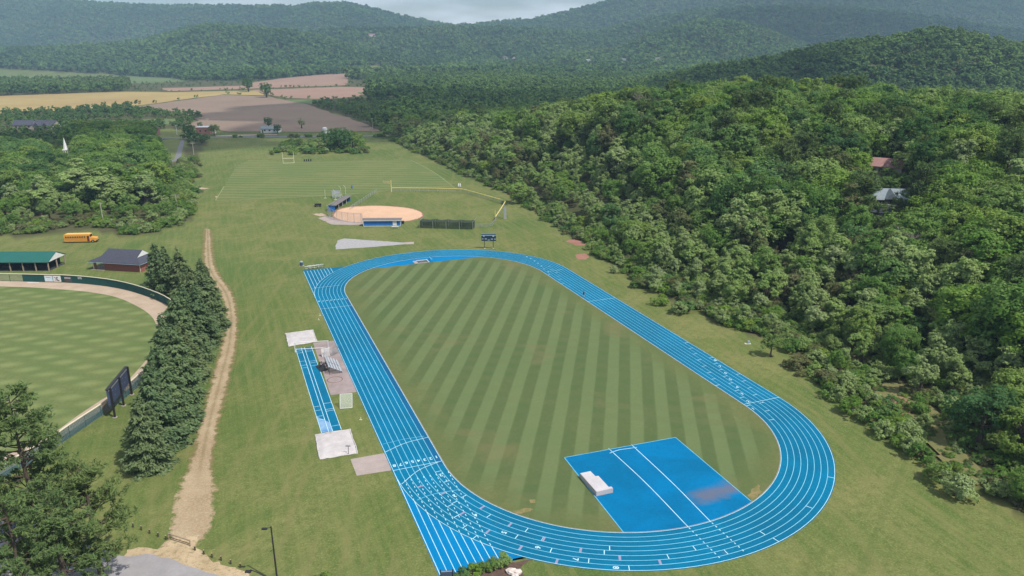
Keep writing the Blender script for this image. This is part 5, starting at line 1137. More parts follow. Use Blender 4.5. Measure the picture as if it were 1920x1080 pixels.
def lobed(seed, Rr, H, z0, nl, nq, leaf, taper=0., lobe=(.26, .42), sub=9):
    """leaf clumps on small sub-lobes that sit on uneven main lobes filling a crown of radius Rr, height H from z0"""
    g = np.random.default_rng(seed); d = g.normal(size=(nl, 3)); d[:, 2] = d[:, 2] * .9 + .25; d /= np.linalg.norm(d, axis=1, keepdims=True)
    az_ = np.arctan2(d[:, 1], d[:, 0]); ph = g.uniform(0, 6.28, 3); env = 1 + .2 * np.sin(2 * az_ + ph[0]) + .14 * np.sin(3 * az_ + ph[1]) + .1 * np.sin(5 * az_ + ph[2] + 3 * d[:, 2])
    r = (g.uniform(.35, .78, nl) * env)[:, None]; L = d * r * np.array([Rr, Rr, H / 2]) * g.uniform(.85, 1.12, (nl, 1))
    L[:, :2] *= 1 - taper * np.clip(L[:, 2:3] / (H / 2), -1, 1) * .5; L[:, 2] += z0 + H / 2
    lr = g.uniform(*lobe, nl) * Rr * (1 - taper * .4 * np.clip((L[:, 2] - z0 - H / 2) / (H / 2), -1, 1))
    ctr = np.array([0, 0, z0 + H * .40]); k_ = max(3, nq // (nl * sub)); cs, ns = [], []
    for i in range(nl):
        o = L[i] - ctr; o /= np.linalg.norm(o) + 1e-9
        q = g.normal(size=(sub, 3)); q /= np.linalg.norm(q, axis=1, keepdims=True); bad = (q @ o) < -.1; q[bad] -= 2 * (q[bad] @ o)[:, None] * o
        sc_ = L[i] + q * lr[i] * g.uniform(.55, 1.05, (sub, 1)); sr_ = lr[i] * g.uniform(.28, .55, sub)
        for j in range(sub):
            e_ = g.normal(size=(k_, 3)); e_ /= np.linalg.norm(e_, axis=1, keepdims=True); oo = o * .5 + q[j] * .6 + np.array([0, 0, .35]); oo /= np.linalg.norm(oo); bad = (e_ @ oo) < -.35; e_[bad] -= 2 * (e_[bad] @ oo)[:, None] * oo
            cs.append(sc_[j] + e_ * (sr_[j] * g.uniform(.45, 1.15, (k_, 1))) * np.array([1, 1, .8])); ns.append(e_ * .75 + oo * .35 + g.normal(size=(k_, 3)) * .34 + np.array([0, 0, .25]))
    c, n = np.concatenate(cs), np.concatenate(ns)
    return c, n, g.uniform(.6, 1.35, len(c)) * leaf, g
def trunk_mb(seed, h, r, limbs=5, spread=2.5, top=None):
    rnd = random.Random(seed); m = MB(); pts = [(0, 0, -.6)]; x = y = 0.
    for i in range(1, 6): x += rnd.gauss(0, .12); y += rnd.gauss(0, .12); pts.append((x, y, h * i / 5))
    m.tube(pts, [r * (1.25 - .2 * i) for i in range(6)], 7)
    for i in range(limbs):
        a = 2 * math.pi * i / limbs + rnd.random(); z = h * rnd.uniform(.45, .9); q = Vector((0, 0, z)); e_ = Vector((math.cos(a) * spread, math.sin(a) * spread, z + rnd.uniform(.3, .7) * spread))
        m.tube([q, q.lerp(e_, .5) + Vector((0, 0, -.15)), e_], [r * .4, r * .28, r * .1], 5)
    return m
class Species:
    def __init__(s, crown, trunk): s.crown = crown; s.trunk = trunk
def mesh_of(mb, name, mat):
    me = bpy.data.meshes.new(name); me.from_pydata(mb.v, [], mb.f); me.update(); me.materials.append(mat); return me
def mk_broad(seed, Rr, H, z0, nl, nq, leaf, mat, **kw):
    c, n, s, g = lobed(seed, Rr, H, z0, nl, nq, leaf, **kw); return Species(quads('crown', c, n, s, mat, rng=g), mesh_of(trunk_mb(seed, z0 + H * .62, .035 * (z0 + H), 6, Rr * .62), 'trunk', MAT_BARK))
SP = {}
# all about 14 m tall; scaled when planted
SP['oak'] = [mk_broad(10 + i, 5.2, 10.5, 3.0, 22 + 3 * i, 6800, .24, F_OAK, lobe=(.26, .44)) for i in range(6)]
SP['dark'] = [mk_broad(30 + i, 4.8, 11, 2.6, 24, 6200, .23, F_DARK) for i in range(3)]
SP['pale'] = [mk_broad(50 + i, 3.7, 12, 1.6, 26, 6000, .2, F_PALE, taper=.75, lobe=(.24, .4)) for i in range(5)]
SP['olive'] = [mk_broad(70 + i, 4.2, 10, 3.2, 22, 4200, .21, F_OLIVE, lobe=(.2, .36)) for i in range(2)]
SP['bush'] = [mk_broad(90 + i, 2.4, 3.4, .0, 18, 2600, .17, (F_OAK, F_PALE, F_OLIVE, F_OAK)[i]) for i in range(4)]
def spruce(seed, Rr, H, nq, leaf, mat, droop=.28):
    g = np.random.default_rng(seed); cs, ns, us = [], [], []; nlev = 30
    for L_ in range(nlev):
        z = H * (.03 + .97 * ((L_ + g.uniform(-.4, .4)) / nlev)); rad = Rr * (1 - L_ / nlev) ** .7 * g.uniform(.74, 1.14); nb = int(9 + 5 * (1 - L_ / nlev))
        for b in range(nb):
            a = g.uniform(0, 2 * math.pi); rl = rad * g.uniform(.72, 1.12); m_ = max(4, int(nq * (rl / Rr) / (nlev * nb) * 1.9))
            f_ = g.uniform(.2, 1, m_) ** .7; rr = f_ * rl; side = g.normal(0, .09 + .12 * (1 - f_), m_) * rl
            x = np.cos(a) * rr - np.sin(a) * side; y = np.sin(a) * rr + np.cos(a) * side; zz = z + g.normal(0, .35) - droop * rr * (1 - .45 * f_) + g.normal(0, .16, m_)
            cs.append(np.c_[x, y, np.maximum(zz, .15)]); ns.append(np.c_[g.normal(0, .7, m_) + .5 * np.cos(a), g.normal(0, .7, m_) + .5 * np.sin(a), np.ones(m_)]); us.append(np.c_[np.full(m_, np.cos(a)) + g.normal(0, .35, m_), np.full(m_, np.sin(a)) + g.normal(0, .35, m_), -.25 + g.normal(0, .2, m_)])
    c, n, u = np.concatenate(cs), np.concatenate(ns), np.concatenate(us)
    return Species(quads('crown', c, n, g.uniform(.7, 1.35, len(c)) * leaf, mat, .36, g, u), mesh_of(MB().tube([(0, 0, -.4), (0, 0, H * .5), (0, 0, H * .98)], [.3, .18, .03], 7), 'trunk', MAT_BARK))
SP['spruce'] = [spruce(110 + i, 4.6, 15.5, 13000, .33, F_SPRUCE) for i in range(4)]
def pine(seed, H, zlow, spread, nbr, leaf=.4):
    g = np.random.default_rng(seed); rnd = random.Random(seed); m = MB(); cs, ns, us = [], [], []
    m.tube([(0, 0, -.5), (.15, .1, H * .35), (-.1, .2, H * .7), (0, .1, H * .98)], [.42, .32, .18, .04], 9)
    for b in range(nbr):
        f_ = (b + rnd.random()) / nbr; z = zlow + (H - zlow) * f_; a = rnd.uniform(0, 2 * math.pi); Lb = spread * (1 - f_) ** .55 * rnd.uniform(.55, 1.1) + .8
        d = Vector((math.cos(a), math.sin(a), .12 + .25 * f_)); A = Vector((0, .1, z)); B = A + d * Lb * .55 + Vector((0, 0, -.15)); E_ = A + d * Lb + Vector((0, 0, rnd.uniform(-.1, .5)))
        m.tube([A, B, E_], [.09, .055, .02], 5, False)
        for tw in range(int(3 + Lb * 2.0)):
            q = rnd.uniform(.45, 1.03); p = A.lerp(B, q / .55) if q < .55 else B.lerp(E_, (q - .55) / .45); e2 = p + Vector((rnd.gauss(0, .5), rnd.gauss(0, .5), rnd.uniform(-.05, .45)))
            k_ = 15; dd = g.normal(size=(k_, 3)) * .55 + np.array([d.x * .5, d.y * .5, .75]); dd /= np.linalg.norm(dd, axis=1, keepdims=True); cen = np.array(e2) + dd * .22 + g.normal(0, .14, (k_, 3))
            cs.append(cen); us.append(dd); ns.append(g.normal(size=(k_, 3)) * .6 + np.array([0, 0, .6]))
            if tw % 3 == 0: m.tube([p, e2], [.022, .01], 3, False)
    c, n, u = np.concatenate(cs), np.concatenate(ns), np.concatenate(us)
    return Species(quads('crown', c, n, g.uniform(.7, 1.2, len(c)) * leaf, F_PINE, .2, g, u), mesh_of(m, 'trunk', MAT_BARK))
PINES = [pine(201, 26, 9, 6.4, 80), pine(202, 22, 5, 5.8, 70), pine(203, 15.5, 3, 5.6, 58)]
SP['pine'] = [pine(204, 14., 2.5, 4.6, 62, .42)]
def bare(seed, H):
    rnd = random.Random(seed); m = MB()
    def grow(p, d, L, r, n):
        e_ = p + d * L; m.tube([p, p.lerp(e_, .5) + Vector((rnd.gauss(0, .05), rnd.gauss(0, .05), 0)) * L, e_], [r, r * .8, r * .6], 5 if n > 2 else 3, False)
        if n:
            for i in range(3 if n > 1 else 4):
                q = (d + Vector((rnd.gauss(0, .55), rnd.gauss(0, .55), rnd.gauss(.1, .3)))).normalized(); grow(p.lerp(e_, rnd.uniform(.6, 1)), q, L * rnd.uniform(.55, .8), r * .55, n - 1)
    grow(Vector((0, 0, -.4)), Vector((0, 0, 1)), H * .36, H * .016, 5)
    return mesh_of(m, 'branches', MAT_PALEBARK)
def plant(sp, label, x, y, z, h, href=14., rz=0., group=None, name='tree', wide=1., cat='tree'):
    t = bpy.data.objects.new(name, None); C.objects.link(t); t.location = (x, y, z); t.rotation_euler = (0, 0, rz); s = h / href; t.scale = (s * wide, s * wide, s); t.empty_display_size = .5
    tag(t, label, cat, group)
    for nm, me in (('trunk', sp.trunk), ('crown', sp.crown)): o = bpy.data.objects.new(nm, me); C.objects.link(o); o.parent = t
    return t
rng = np.random.default_rng(7); rnd = random.Random(11)
# spruces beside the dirt path
SPR = [(282, 878, 16.5), (300, 838, 14.5), (322, 800, 16.0), (302, 772, 15), (340, 752, 15), (322, 728, 16), (352, 712, 14.5), (366, 676, 15), (345, 680, 16), (380, 646, 15), (357, 640, 16), (392, 616, 14.5), (366, 606, 15.5), (396, 588, 14), (358, 582, 15), (345, 560, 14), (385, 566, 13), (318, 552, 16), (300, 543, 13)]
ordn = ['nearest the camera', 'second', 'third', 'fourth', 'fifth', 'sixth', 'seventh', 'eighth', 'ninth', 'tenth', 'eleventh', 'twelfth', 'thirteenth', 'fourteenth', 'fifteenth', 'sixteenth', 'seventeenth', 'eighteenth', 'farthest']
for i, (x, y, h) in enumerate(SPR):
    p = G(x, y); lb = 'dark green spruce ' + (ordn[i] if i in (0, len(SPR) - 1) else ordn[i] + ' from the camera') + ' in the double row beside the dirt path'
    plant(SP['spruce'][(i * 3) % 4], lb, p.x, p.y, 0, h * (.82 + .26 * ((i * 5) % 7) / 6), 15.5, i * 1.9, 'spruces beside the dirt path', 'spruce_tree', 1.12 + .16 * ((i * 7) % 5) / 4)
# pines at the parking lot
p = G(92, 1085); plant(PINES[0], 'tall pine with bare lower trunk at the bottom left corner, highest of its group', p.x, p.y, 0, 27, 26, .4, 'pines by the parking lot', 'pine_tree')
p = G(-10, 1110); plant(PINES[1], 'pine at the left picture edge beside the tallest pine', p.x, p.y, 0, 22, 22, 2.1, 'pines by the parking lot', 'pine_tree')
p = G(190, 1075); plant(PINES[2], 'bushy yellow-green pine over the asphalt edge, right of the tallest pine', p.x, p.y, 0, 15.5, 15.5, 4.0, 'pines by the parking lot', 'pine_tree')
p = G(130, 1125); plant(PINES[2], 'lower pine in front of the tallest pine with spreading limbs', p.x, p.y, 0, 15, 15.5, 1.0, 'pines by the parking lot', 'pine_tree')
p = G(60, 1180); plant(PINES[1], 'pine reaching up from below the bottom left corner', p.x, p.y, 0, 18, 22, 5.0, 'pines by the parking lot', 'pine_tree')

# candidates for woodland on the right
def jitter_grid(x0, x1, y0, y1, s, jit=.42):
    xs, ys = np.meshgrid(np.arange(x0, x1, s), np.arange(y0, y1, s)); P = np.c_[xs.ravel(), ys.ravel()]; return P + rng.uniform(-jit, jit, P.shape) * s
HP = [(HOUSE1.x + 2, HOUSE1.y - 5, 11), (HOUSE2.x, HOUSE2.y - 6, 9), (HOUSE3.x + 1, HOUSE3.y + 3, 7)]
def near_house(P): return np.any([np.hypot(P[:, 0] - hx, P[:, 1] - hy) < r for hx, hy, r in HP], axis=0)
PW = np.concatenate([jitter_grid(-140, 420, 60, 640, 6.0)])
de, se, _ = seg_dist(PW, EDGE)
NOTREE = gp((1530, 722), (1628, 698), (1765, 768), (1885, 905), (1800, 945), (1740, 885))
keep = (se > 0) & (de > 2.0) & ~pip(PW, CLEARING) & ~pip(PW, NOTREE) & ~near_house(PW) & (PW[:, 0] < .78 * PW[:, 1] + 30)
PW, de = PW[keep], de[keep]; zW = terrain(PW[:, 0], PW[:, 1])
thin = rng.random(len(PW)) < np.where(de < 40, .97, .66); PW, de, zW = PW[thin], de[thin], zW[thin]
hW = np.where(de < 9, rng.uniform(4.5, 8.5, len(PW)), np.where(de < 34, rng.uniform(8, 13, len(PW)), rng.uniform(13, 22, len(PW))))
far_row = PW[:, 1] > 380; hW = np.where(far_row & (de < 30), hW * 1.25, hW)
for hs, yy in ((HOUSE1, 365), (HOUSE2, 398), (HOUSE3, 322)):      # low growth in front of the houses
    hx_ = float(px_of(hs.x + 1.5, hs.y, hs.z + 2)[0]); tx_ = px_of(PW[:, 0], PW[:, 1], zW)[0]; lowm = (np.abs(tx_ - hx_) < 34) & (PW[:, 1] < hs.y + 1) & (PW[:, 1] > hs.y - 45); hW = np.where(lowm, np.minimum(hW, 3.2 if yy != 322 else 6.5), hW)
kind = []
for i in range(len(PW)):
    r = rng.random(); y = PW[i, 1]
    if de[i] < 46 and y > 165: kind.append('pale' if r < .76 else 'oak' if r < .92 else 'olive')
    elif de[i] < 34: kind.append('oak' if r < .6 else 'pale' if r < .88 else 'dark')
    else: kind.append('oak' if r < .6 else 'dark' if r < .74 else 'olive' if r < .80 else 'pine' if r < .9 else 'pale')
kind = np.array(kind)
sx, sy = px_of(PW[:, 0], PW[:, 1], zW + hW * .6)
inview = (sx > -60) & (sx < 1990) & (sy > -40) & (sy < 1130)
dist = np.hypot(np.hypot(PW[:, 0], PW[:, 1]), CAMH - zW)
score = hW / dist * np.where(inview, 1, 0) * np.where(de < 60, 1.15, 1)
order = np.argsort(-score)[:235]
sel = np.zeros(len(PW), bool); sel[order] = True
def zone(x, y, d):
    if d < 12:
        return ('at the lawn edge beside the near bend', 'at the lawn edge beside the back straight', 'at the lawn edge beyond the far bend', 'at the lawn edge beside the practice field')[0 if y < 150 else 1 if y < 235 else 2 if y < 330 else 3]
    if d < 34: return ('a little inside the woodland beside the near bend', 'a little inside the woodland beside the back straight', 'a little inside the woodland beyond the far bend', 'a little inside the woodland beside the practice field')[0 if y < 150 else 1 if y < 235 else 2 if y < 330 else 3]
    ang_ = x / y; side = 'by the right picture edge' if ang_ > .56 else 'right of the half-hidden houses' if ang_ > .47 else 'around the half-hidden houses' if ang_ > .36 else 'left of the half-hidden houses' if ang_ > .24 else 'behind the far bend' if ang_ > .12 else 'behind the softball field'
    return ('low' if d < 60 else 'midway' if d < 100 else 'high') + ' on the wooded slope ' + side
LOOK = {'oak': 'leafy mid-green tree', 'dark': 'dense dark green tree', 'pale': 'pale green tree', 'olive': 'dull olive-brown tree', 'pine': 'open-layered pine'}
SIZE = lambda h: 'small ' if h < 7 else 'tall ' if h > 17 else ''
for i in order:
    kd = kind[i]; sp = SP[kd][int(rng.integers(len(SP[kd])))]
    wd_ = float(rng.uniform(.92, 1.3)); cw = 'narrow ' if wd_ < 1.04 else 'broad ' if wd_ > 1.18 else ''
    plant(sp, SIZE(hW[i]) + cw + LOOK[kd] + ' ' + zone(*PW[i], de[i]), PW[i, 0], PW[i, 1], zW[i] - .1, hW[i], 14., float(rng.uniform(0, 6.28)), 'trees of the woodland right of the track', 'woodland_tree', wd_)
# sapling standing clear of the woodland and the pale tree by the softball corner
p = G(1445, 668.5); plant(SP['oak'][1], 'small green sapling standing alone on the lawn before the woodland', p.x, p.y, 0, 5.6, 14., .5, None, 'sapling', 1.05)
p = G(975, 382); plant(SP['pale'][0], 'broad pale tree standing forward of the woodland near the softball corner', p.x, p.y, 0, 13, 14., .5, None, 'pale_tree', 1.5)
p = G(1357, 447 + 160); 
for i, (x, y, h, lb) in enumerate(((1212, 196, 24, 'grey leafless tree standing among the crowns on the wooded hill'), (1692, 470, 17, 'grey leafless tree below the half-hidden houses'), (1482, 182, 20, 'pale dead tree near the crest of the wooded hill'))):
    g = Gt(x, y + 60); t = thing('dead_tree', lb, 'tree', (g.x, g.y, g.z), 0, 'dead trees in the woodland'); o = bpy.data.objects.new('branches', bare(300 + i, h)); C.objects.link(o); o.parent = t
# left-hand trees
LT = [tuple(q[:2]) for q in gp((-80, 444), (0, 440), (60, 436), (120, 420), (195, 414), (250, 432), (322, 420), (344, 404), (342, 345), (325, 310), (290, 308), (284, 262), (-120, 272))]
PL = jitter_grid(-420, -120, 270, 620, 8.2); PL = PL[pip(PL, LT)]
d0 = np.hypot(PL[:, 0] + 210, PL[:, 1] - 300)
hL = rng.uniform(10, 19, len(PL)); 
bx, by = px_of(PL[:, 0], PL[:, 1], 0 * PL[:, 0]); hL = np.where((by > 395) , rng.uniform(5, 10, len(PL)), hL); hL = np.where((bx > 305), rng.uniform(5, 9, len(PL)), hL)
steep = (np.abs(PL[:, 0] - q.x) < 9) & (PL[:, 1] < 474) & (PL[:, 1] > 400); keep = ~steep if False else np.ones(len(PL), bool)
cut = (np.abs(bx - 126) < 30) & (by > 285) & (by < 400); hL = np.where(cut, np.minimum(hL, 9), hL)
hL = np.where((by < 300) & (bx < 140), rng.uniform(3.5, 7, len(PL)), hL)
orderL = np.argsort(-by)[:58]; selL = np.zeros(len(PL), bool); selL[orderL] = True
for n_, i in enumerate(orderL):
    kd = ('oak', 'oak', 'pale', 'pale', 'oak', 'pale')[int(rng.integers(6))]
    where = 'right behind the school bus' if 90 < bx[i] < 215 and by[i] > 395 else 'at the left picture edge behind the pavilion' if bx[i] < 90 else 'beside the pale utility pole' if bx[i] > 270 else 'in the tree belt between the bus and the church'
    plant(SP[kd][int(rng.integers(len(SP[kd])))], SIZE(hL[i]) + LOOK[kd] + ' ' + where, PL[i, 0], PL[i, 1], 0, hL[i], 14., float(rng.uniform(0, 6.28)), 'trees of the belt behind the bus', 'belt_tree', float(rng.uniform(1.05, 1.4)))
for x, y, h, kd, lb in ((160, 385, 23, 'pale', 'great sunlit tree with billowing crown behind the bus'), (205, 392, 20, 'pale', 'second great sunlit tree right of the billowing one'), (95, 400, 15, 'pale', 'big rounded tree left of the billowing one behind the bus'), (262, 372, 17, 'olive', 'rounded olive tree right of the church steeple'), (225, 330, 17, 'oak', 'wide brownish-green tree next to the small striped lawn')):
    p = G(x, y); plant(SP[kd][0], lb, p.x, p.y, 0, h, 14., 1., None, 'great_tree', 1.75 if kd == 'pale' else 1.3)
for x, y, h, kd, lb in ((620, 283, 15, 'dark', 'dark tree in the clump at the end of the practice field, left of the clump'), (645, 284, 17, 'dark', 'highest dark tree of the clump at the end of the practice field'), (634, 278, 15, 'dark', 'dark tree at the back of the clump beyond the practice field'), (662, 282, 13, 'oak', 'green tree at the right end of the clump beyond the practice field'),
                        (566, 241, 10, 'pale', 'round pale green tree at the edge of the ploughed field'), (504, 240, 10, 'dark', 'dark tree behind the white farm shed'), (521, 250, 8, 'dark', 'dark tree at the right end of the farm shed'), (500, 183, 22, 'dark', 'lone dark tree at the near corner of the red field'), (466, 172, 24, 'dark', 'large dark tree where the red field meets the hedge'), (356, 262, 13, 'dark', 'dark tree in front of the pink roadside building'), (402, 254, 9, 'oak', 'small tree right of the white trailer')):
    p = G(x, y); plant(SP[kd][1 if kd != 'olive' else 0], lb, p.x, p.y, 0, h, 14., 1., None, 'lone_tree', 1.3)
# shrubs in the mulch bed and along the bottom
for i, (x, y, h) in enumerate(((868, 1082, 1.5), (887, 1077, 1.7), (905, 1072, 1.5), (922, 1068, 1.6), (940, 1063, 1.9), (612, 1092, 1.6), (595, 1096, 1.4))):
    p = G(x, y); lb = (('first', 'second', 'third', 'fourth', 'fifth')[i] + ' green shrub from the notice board in the mulch bed') if i < 5 else ('dark low shrub at the bottom edge beside the lamp post, ' + ('right' if i == 5 else 'left') + ' of two')
    plant(SP['bush'][0 if i != 4 else 1], lb, p.x, p.y, 0, h, 3.5, i * 1.3, 'shrubs at the bottom of the picture', 'shrub', 1.0, 'shrub')
# shrubs along the clearing by the near bend
SH = [(1556, 742), (1578, 752), (1596, 775), (1618, 790), (1640, 800), (1660, 818), (1685, 838), (1706, 852), (1722, 862), (1700, 822), (1672, 792), (1640, 765), (1610, 745), (1584, 728), (1720, 775), (1735, 800), (1760, 905), (1790, 930), (1240, 572), (1275, 590), (1190, 540), (1150, 512), (1128, 470)]
for i, (x, y) in enumerate(SH):
    p = G(x, y); lb = ('leafy green shrub' if i % 2 == 0 else 'pale green shrub') + (', %s along the strip between lawn and scrub clearing' % ('first second third fourth fifth sixth seventh eighth ninth'.split()[i]) if i < 9 else ', %s behind the shrub strip by the scrub clearing' % ('first second third fourth fifth sixth seventh eighth ninth'.split()[i - 9]) if i < 18 else ', %s at the woodland foot from the sapling to the far bend' % ('first second third fourth fifth'.split()[i - 18]))
    plant(SP['bush'][i % 2], lb, p.x, p.y, ZG(p.x, p.y), rnd.uniform(2.0, 3.6), 3.5, i * 1.7, 'shrubs along the lawn edge', 'shrub', 1.1, 'shrub')

# ---- uncountable woods: instanced over the land
def proto_coll(name, meshes):
    c = bpy.data.collections.new(name); out = []
    for i, sp in enumerate(meshes):
        if isinstance(sp, Species):
            me = sp.crown.copy(); 
        else: me = sp
        o = bpy.data.objects.new('%s_%02d' % (name, i), me); c.objects.link(o)
    return c
def scatter(name, label, P, Z, H, href, wide, coll, ncoll, idx=None):
    n = len(P); me = bpy.data.meshes.new(name); me.vertices.add(n); me.vertices.foreach_set('co', np.c_[P, Z].astype(np.float32).ravel())
    a = me.attributes.new('inst_scale', 'FLOAT_VECTOR', 'POINT'); s = H / href; a.data.foreach_set('vector', np.c_[s * wide, s * wide, s].astype(np.float32).ravel())
    a = me.attributes.new('inst_rot', 'FLOAT_VECTOR', 'POINT'); a.data.foreach_set('vector', np.c_[np.zeros(n), np.zeros(n), rng.uniform(0, 6.28, n)].astype(np.float32).ravel())
    a = me.attributes.new('inst_id', 'INT', 'POINT'); a.data.foreach_set('value', (idx if idx is not None else rng.integers(0, ncoll, n)).astype(np.int32))
    me.update()
    o = bpy.data.objects.new(name, me); C.objects.link(o); tag(o, label, name.split('_')[-1], None, 'stuff')
    ng = bpy.data.node_groups.new(name, 'GeometryNodeTree'); ng.interface.new_socket('Geometry', in_out='INPUT', socket_type='NodeSocketGeometry'); ng.interface.new_socket('Geometry', in_out='OUTPUT', socket_type='NodeSocketGeometry')
    N = ng.nodes; gi, go = N.new('NodeGroupInput'), N.new('NodeGroupOutput'); ip = N.new('GeometryNodeInstanceOnPoints'); ci = N.new('GeometryNodeCollectionInfo')
    ci.inputs['Collection'].default_value = coll; ci.inputs['Separate Children'].default_value = True; ci.inputs['Reset Children'].default_value = True; ip.inputs['Pick Instance'].default_value = True
    def attr(nm, ty):
        q = N.new('GeometryNodeInputNamedAttribute'); q.data_type = ty; q.inputs['Name'].default_value = nm; return q.outputs[0]
    ng.links.new(gi.outputs[0], ip.inputs['Points']); ng.links.new(ci.outputs[0], ip.inputs['Instance']); ng.links.new(attr('inst_id', 'INT'), ip.inputs['Instance Index'])
    er = N.new('FunctionNodeEulerToRotation'); ng.links.new(attr('inst_rot', 'FLOAT_VECTOR'), er.inputs[0]); ng.links.new(er.outputs[0], ip.inputs['Rotation']); ng.links.new(attr('inst_scale', 'FLOAT_VECTOR'), ip.inputs['Scale'])
    ng.links.new(ip.outputs[0], go.inputs[0]); md = o.modifiers.new('scatter', 'NODES'); md.node_group = ng
    return o
NEARL = SP['oak'] + SP['dark'] + SP['pale'] + SP['olive'] + SP['pine']; BASE = {'oak': 0, 'dark': 6, 'pale': 9, 'olive': 14, 'pine': 16}; CNT = {'oak': 6, 'dark': 3, 'pale': 5, 'olive': 2, 'pine': 1}
coll_near = proto_coll('wood_proto', NEARL)
ids = np.array([BASE[k_] + rng.integers(CNT[k_]) for k_ in kind])
m_ = ~sel & (sx > -300) & (sx < 2300)
scatter('woodland', 'mass of mixed green trees covering the hill right of the track', PW[m_], zW[m_] - .2, hW[m_], 14., rng.uniform(.95, 1.25, m_.sum()), coll_near, len(NEARL), ids[m_])
mL = ~selL
scatter('tree_belt', 'mass of dark green trees between the bus and the road', PL[mL], np.zeros(mL.sum()), hL[mL], 14., rng.uniform(1.1, 1.4, mL.sum()), coll_near, len(NEARL), rng.integers(0, 8, mL.sum()))
# brush at the lawn edge, the clearing, the practice field end, the tree line
coll_bush = proto_coll('bush_proto', SP['bush'])
def along(poly, n, off, spread):
    out = []
    poly = [Vector((p[0], p[1], 0)) for p in poly]; L = [(b - a).length for a, b in zip(poly[:-1], poly[1:])]; tot = sum(L)
    for i in range(n):
        d = rng.uniform(0, tot); j = 0
        while d > L[j]: d -= L[j]; j += 1
        a, b = poly[j], poly[j + 1]; t_ = (b - a).normalized(); nn = Vector((t_.y, -t_.x, 0)); q_ = a + t_ * d + nn * (off + rng.normal(0, spread)); out.append((q_.x, q_.y))
    return np.array(out)
B1 = along([e_ for e_ in EDGE if 60 < e_[1] < 620], 900, 3.5, 2.2); B1 = B1[~pip(B1, CLEARING) & ~(pip(B1, NOTREE) & (rng.random(len(B1)) < .5))]
B2 = along([p[:2] for p in gp((-40, 442), (60, 438), (120, 424), (195, 418), (250, 440), (325, 424), (352, 408), (350, 345), (366, 300))], 520, -3.0, 3.2)
B3 = rng.uniform(0, 1, (170, 2)); q0, q1, q2, q3 = [np.array(p[:2]) for p in gp((505, 291), (690, 288), (680, 268), (540, 268))]
B3 = (q0 * (1 - B3[:, :1]) + q1 * B3[:, :1]) * (1 - B3[:, 1:]) + (q3 * (1 - B3[:, :1]) + q2 * B3[:, :1]) * B3[:, 1:]
PU = rng.uniform(0, 1, (9000, 2)) * np.array([150, 210]) + np.array([15, 80]); du, su, _ = seg_dist(PU, EDGE); PU = PU[(su > 0) & (du > 3) & (du < 42) & ~pip(PU, CLEARING) & (PU[:, 0] < .75 * PU[:, 1])]
B4 = rng.uniform(0, 1, (2400, 2)) * np.array([70, 60]) + np.array([60, 85]); B4 = B4[pip(B4, CLEARING)]
B5 = along([p[:2] for p in gp((430, 258), (720, 257))], 26, -1, 1.5)
BB = np.concatenate([PU, B1, B2, B3, B4, B5]); hb_ = np.concatenate([rng.uniform(.8, 2.4, len(PU)), rng.uniform(1.2, 3.2, len(B1)), rng.uniform(1.2, 3.4, len(B2)), rng.uniform(1.5, 4.2, len(B3)), rng.uniform(.4, 1.1, len(B4)), rng.uniform(1.5, 3, len(B5))])
scatter('undergrowth', 'low green brush along the wood edges and around the clearing', BB, terrain(BB[:, 0], BB[:, 1]), hb_, 3.5, rng.uniform(.9, 1.5, len(BB)), coll_bush, 4)
thick = G(1600, 545); g = Gt(1590, 540); TH = rng.normal(0, 1, (110, 2)) * np.array([13, 9]) + np.array([g.x + 4, g.y + 2])
scatter('thicket', 'olive-brown thicket in a gap of the wooded slope', TH, terrain(TH[:, 0], TH[:, 1]), rng.uniform(4, 8, len(TH)), 3.5, rng.uniform(.6, .9, len(TH)), proto_coll('thicket_proto', [SP['bush'][2]]), 1)
# far forest
def far_mesh(seed, Rr, H, z0, nl, nq, leaf, **kw):
    c, n, s, g_ = lobed(seed, Rr, H, z0, nl, nq, leaf, **kw); return quads('far_crown', c, n, s, F_FAR, .75, g_)
FM = [far_mesh(400 + i, 5.6, 11, 1.5, 14, 560, .75, sub=5) for i in range(4)] + [far_mesh(420 + i, 4.2, 13, .6, 14, 520, .7, taper=.8, sub=5) for i in range(2)]
FL = [far_mesh(440 + i, 6.0 - .6 * (i % 2), 11, .5, 7, 160, 1.5, sub=3, taper=.5 * (i % 2)) for i in range(5)]
coll_f, coll_fl = proto_coll('far_proto', FM), proto_coll('farther_proto', FL)
def band(y0, y1, s):
    P = jitter_grid(-.80 * y1 - 60, .80 * y1 + 60, y0, y1, s, .48); P = P[(np.abs(P[:, 0]) < .76 * P[:, 1] + 40)]; P = P[~is_open(P)]
    return P
PA = np.concatenate([band(560, 1000, 9.5), band(1000, 1700, 12.5)])
dA, sA, _ = seg_dist(PA, EDGE); own = (PA[:, 1] < 640) & (sA > 0) & (PA[:, 0] < 420); PA = PA[~own]; PA = PA[~pip(PA, LT)]
X2 = jitter_grid(-560, -330, 360, 620, 9); X2 = X2[~is_open(X2) & ~pip(X2, LT)]; PA = np.concatenate([PA, X2])
def clear_houses(P):
    k_ = np.ones(len(P), bool)
    for g_, wd in FARPOS: k_ &= ~((np.abs(P[:, 0] - g_.x) < wd * .8) & (P[:, 1] > g_.y - max(16, g_.y * .022)) & (P[:, 1] < g_.y + wd * .7))
    for x_, y_ in ((24, 243), (62, 244)): h_ = G(x_ + 15, y_); k_ &= ~((np.abs(P[:, 0] - h_.x) < 22) & (np.abs(P[:, 1] - h_.y) < 30))
    return P[k_]
PA = clear_houses(PA)
pxA = px_of(PA[:, 0], PA[:, 1], 0 * PA[:, 0]); fld = (pxA[0] > 240) & (pxA[0] < 690) & (PA[:, 1] > 950); kp = ~fld | (rng.random(len(PA)) < .3); PA, fld = PA[kp], fld[kp]
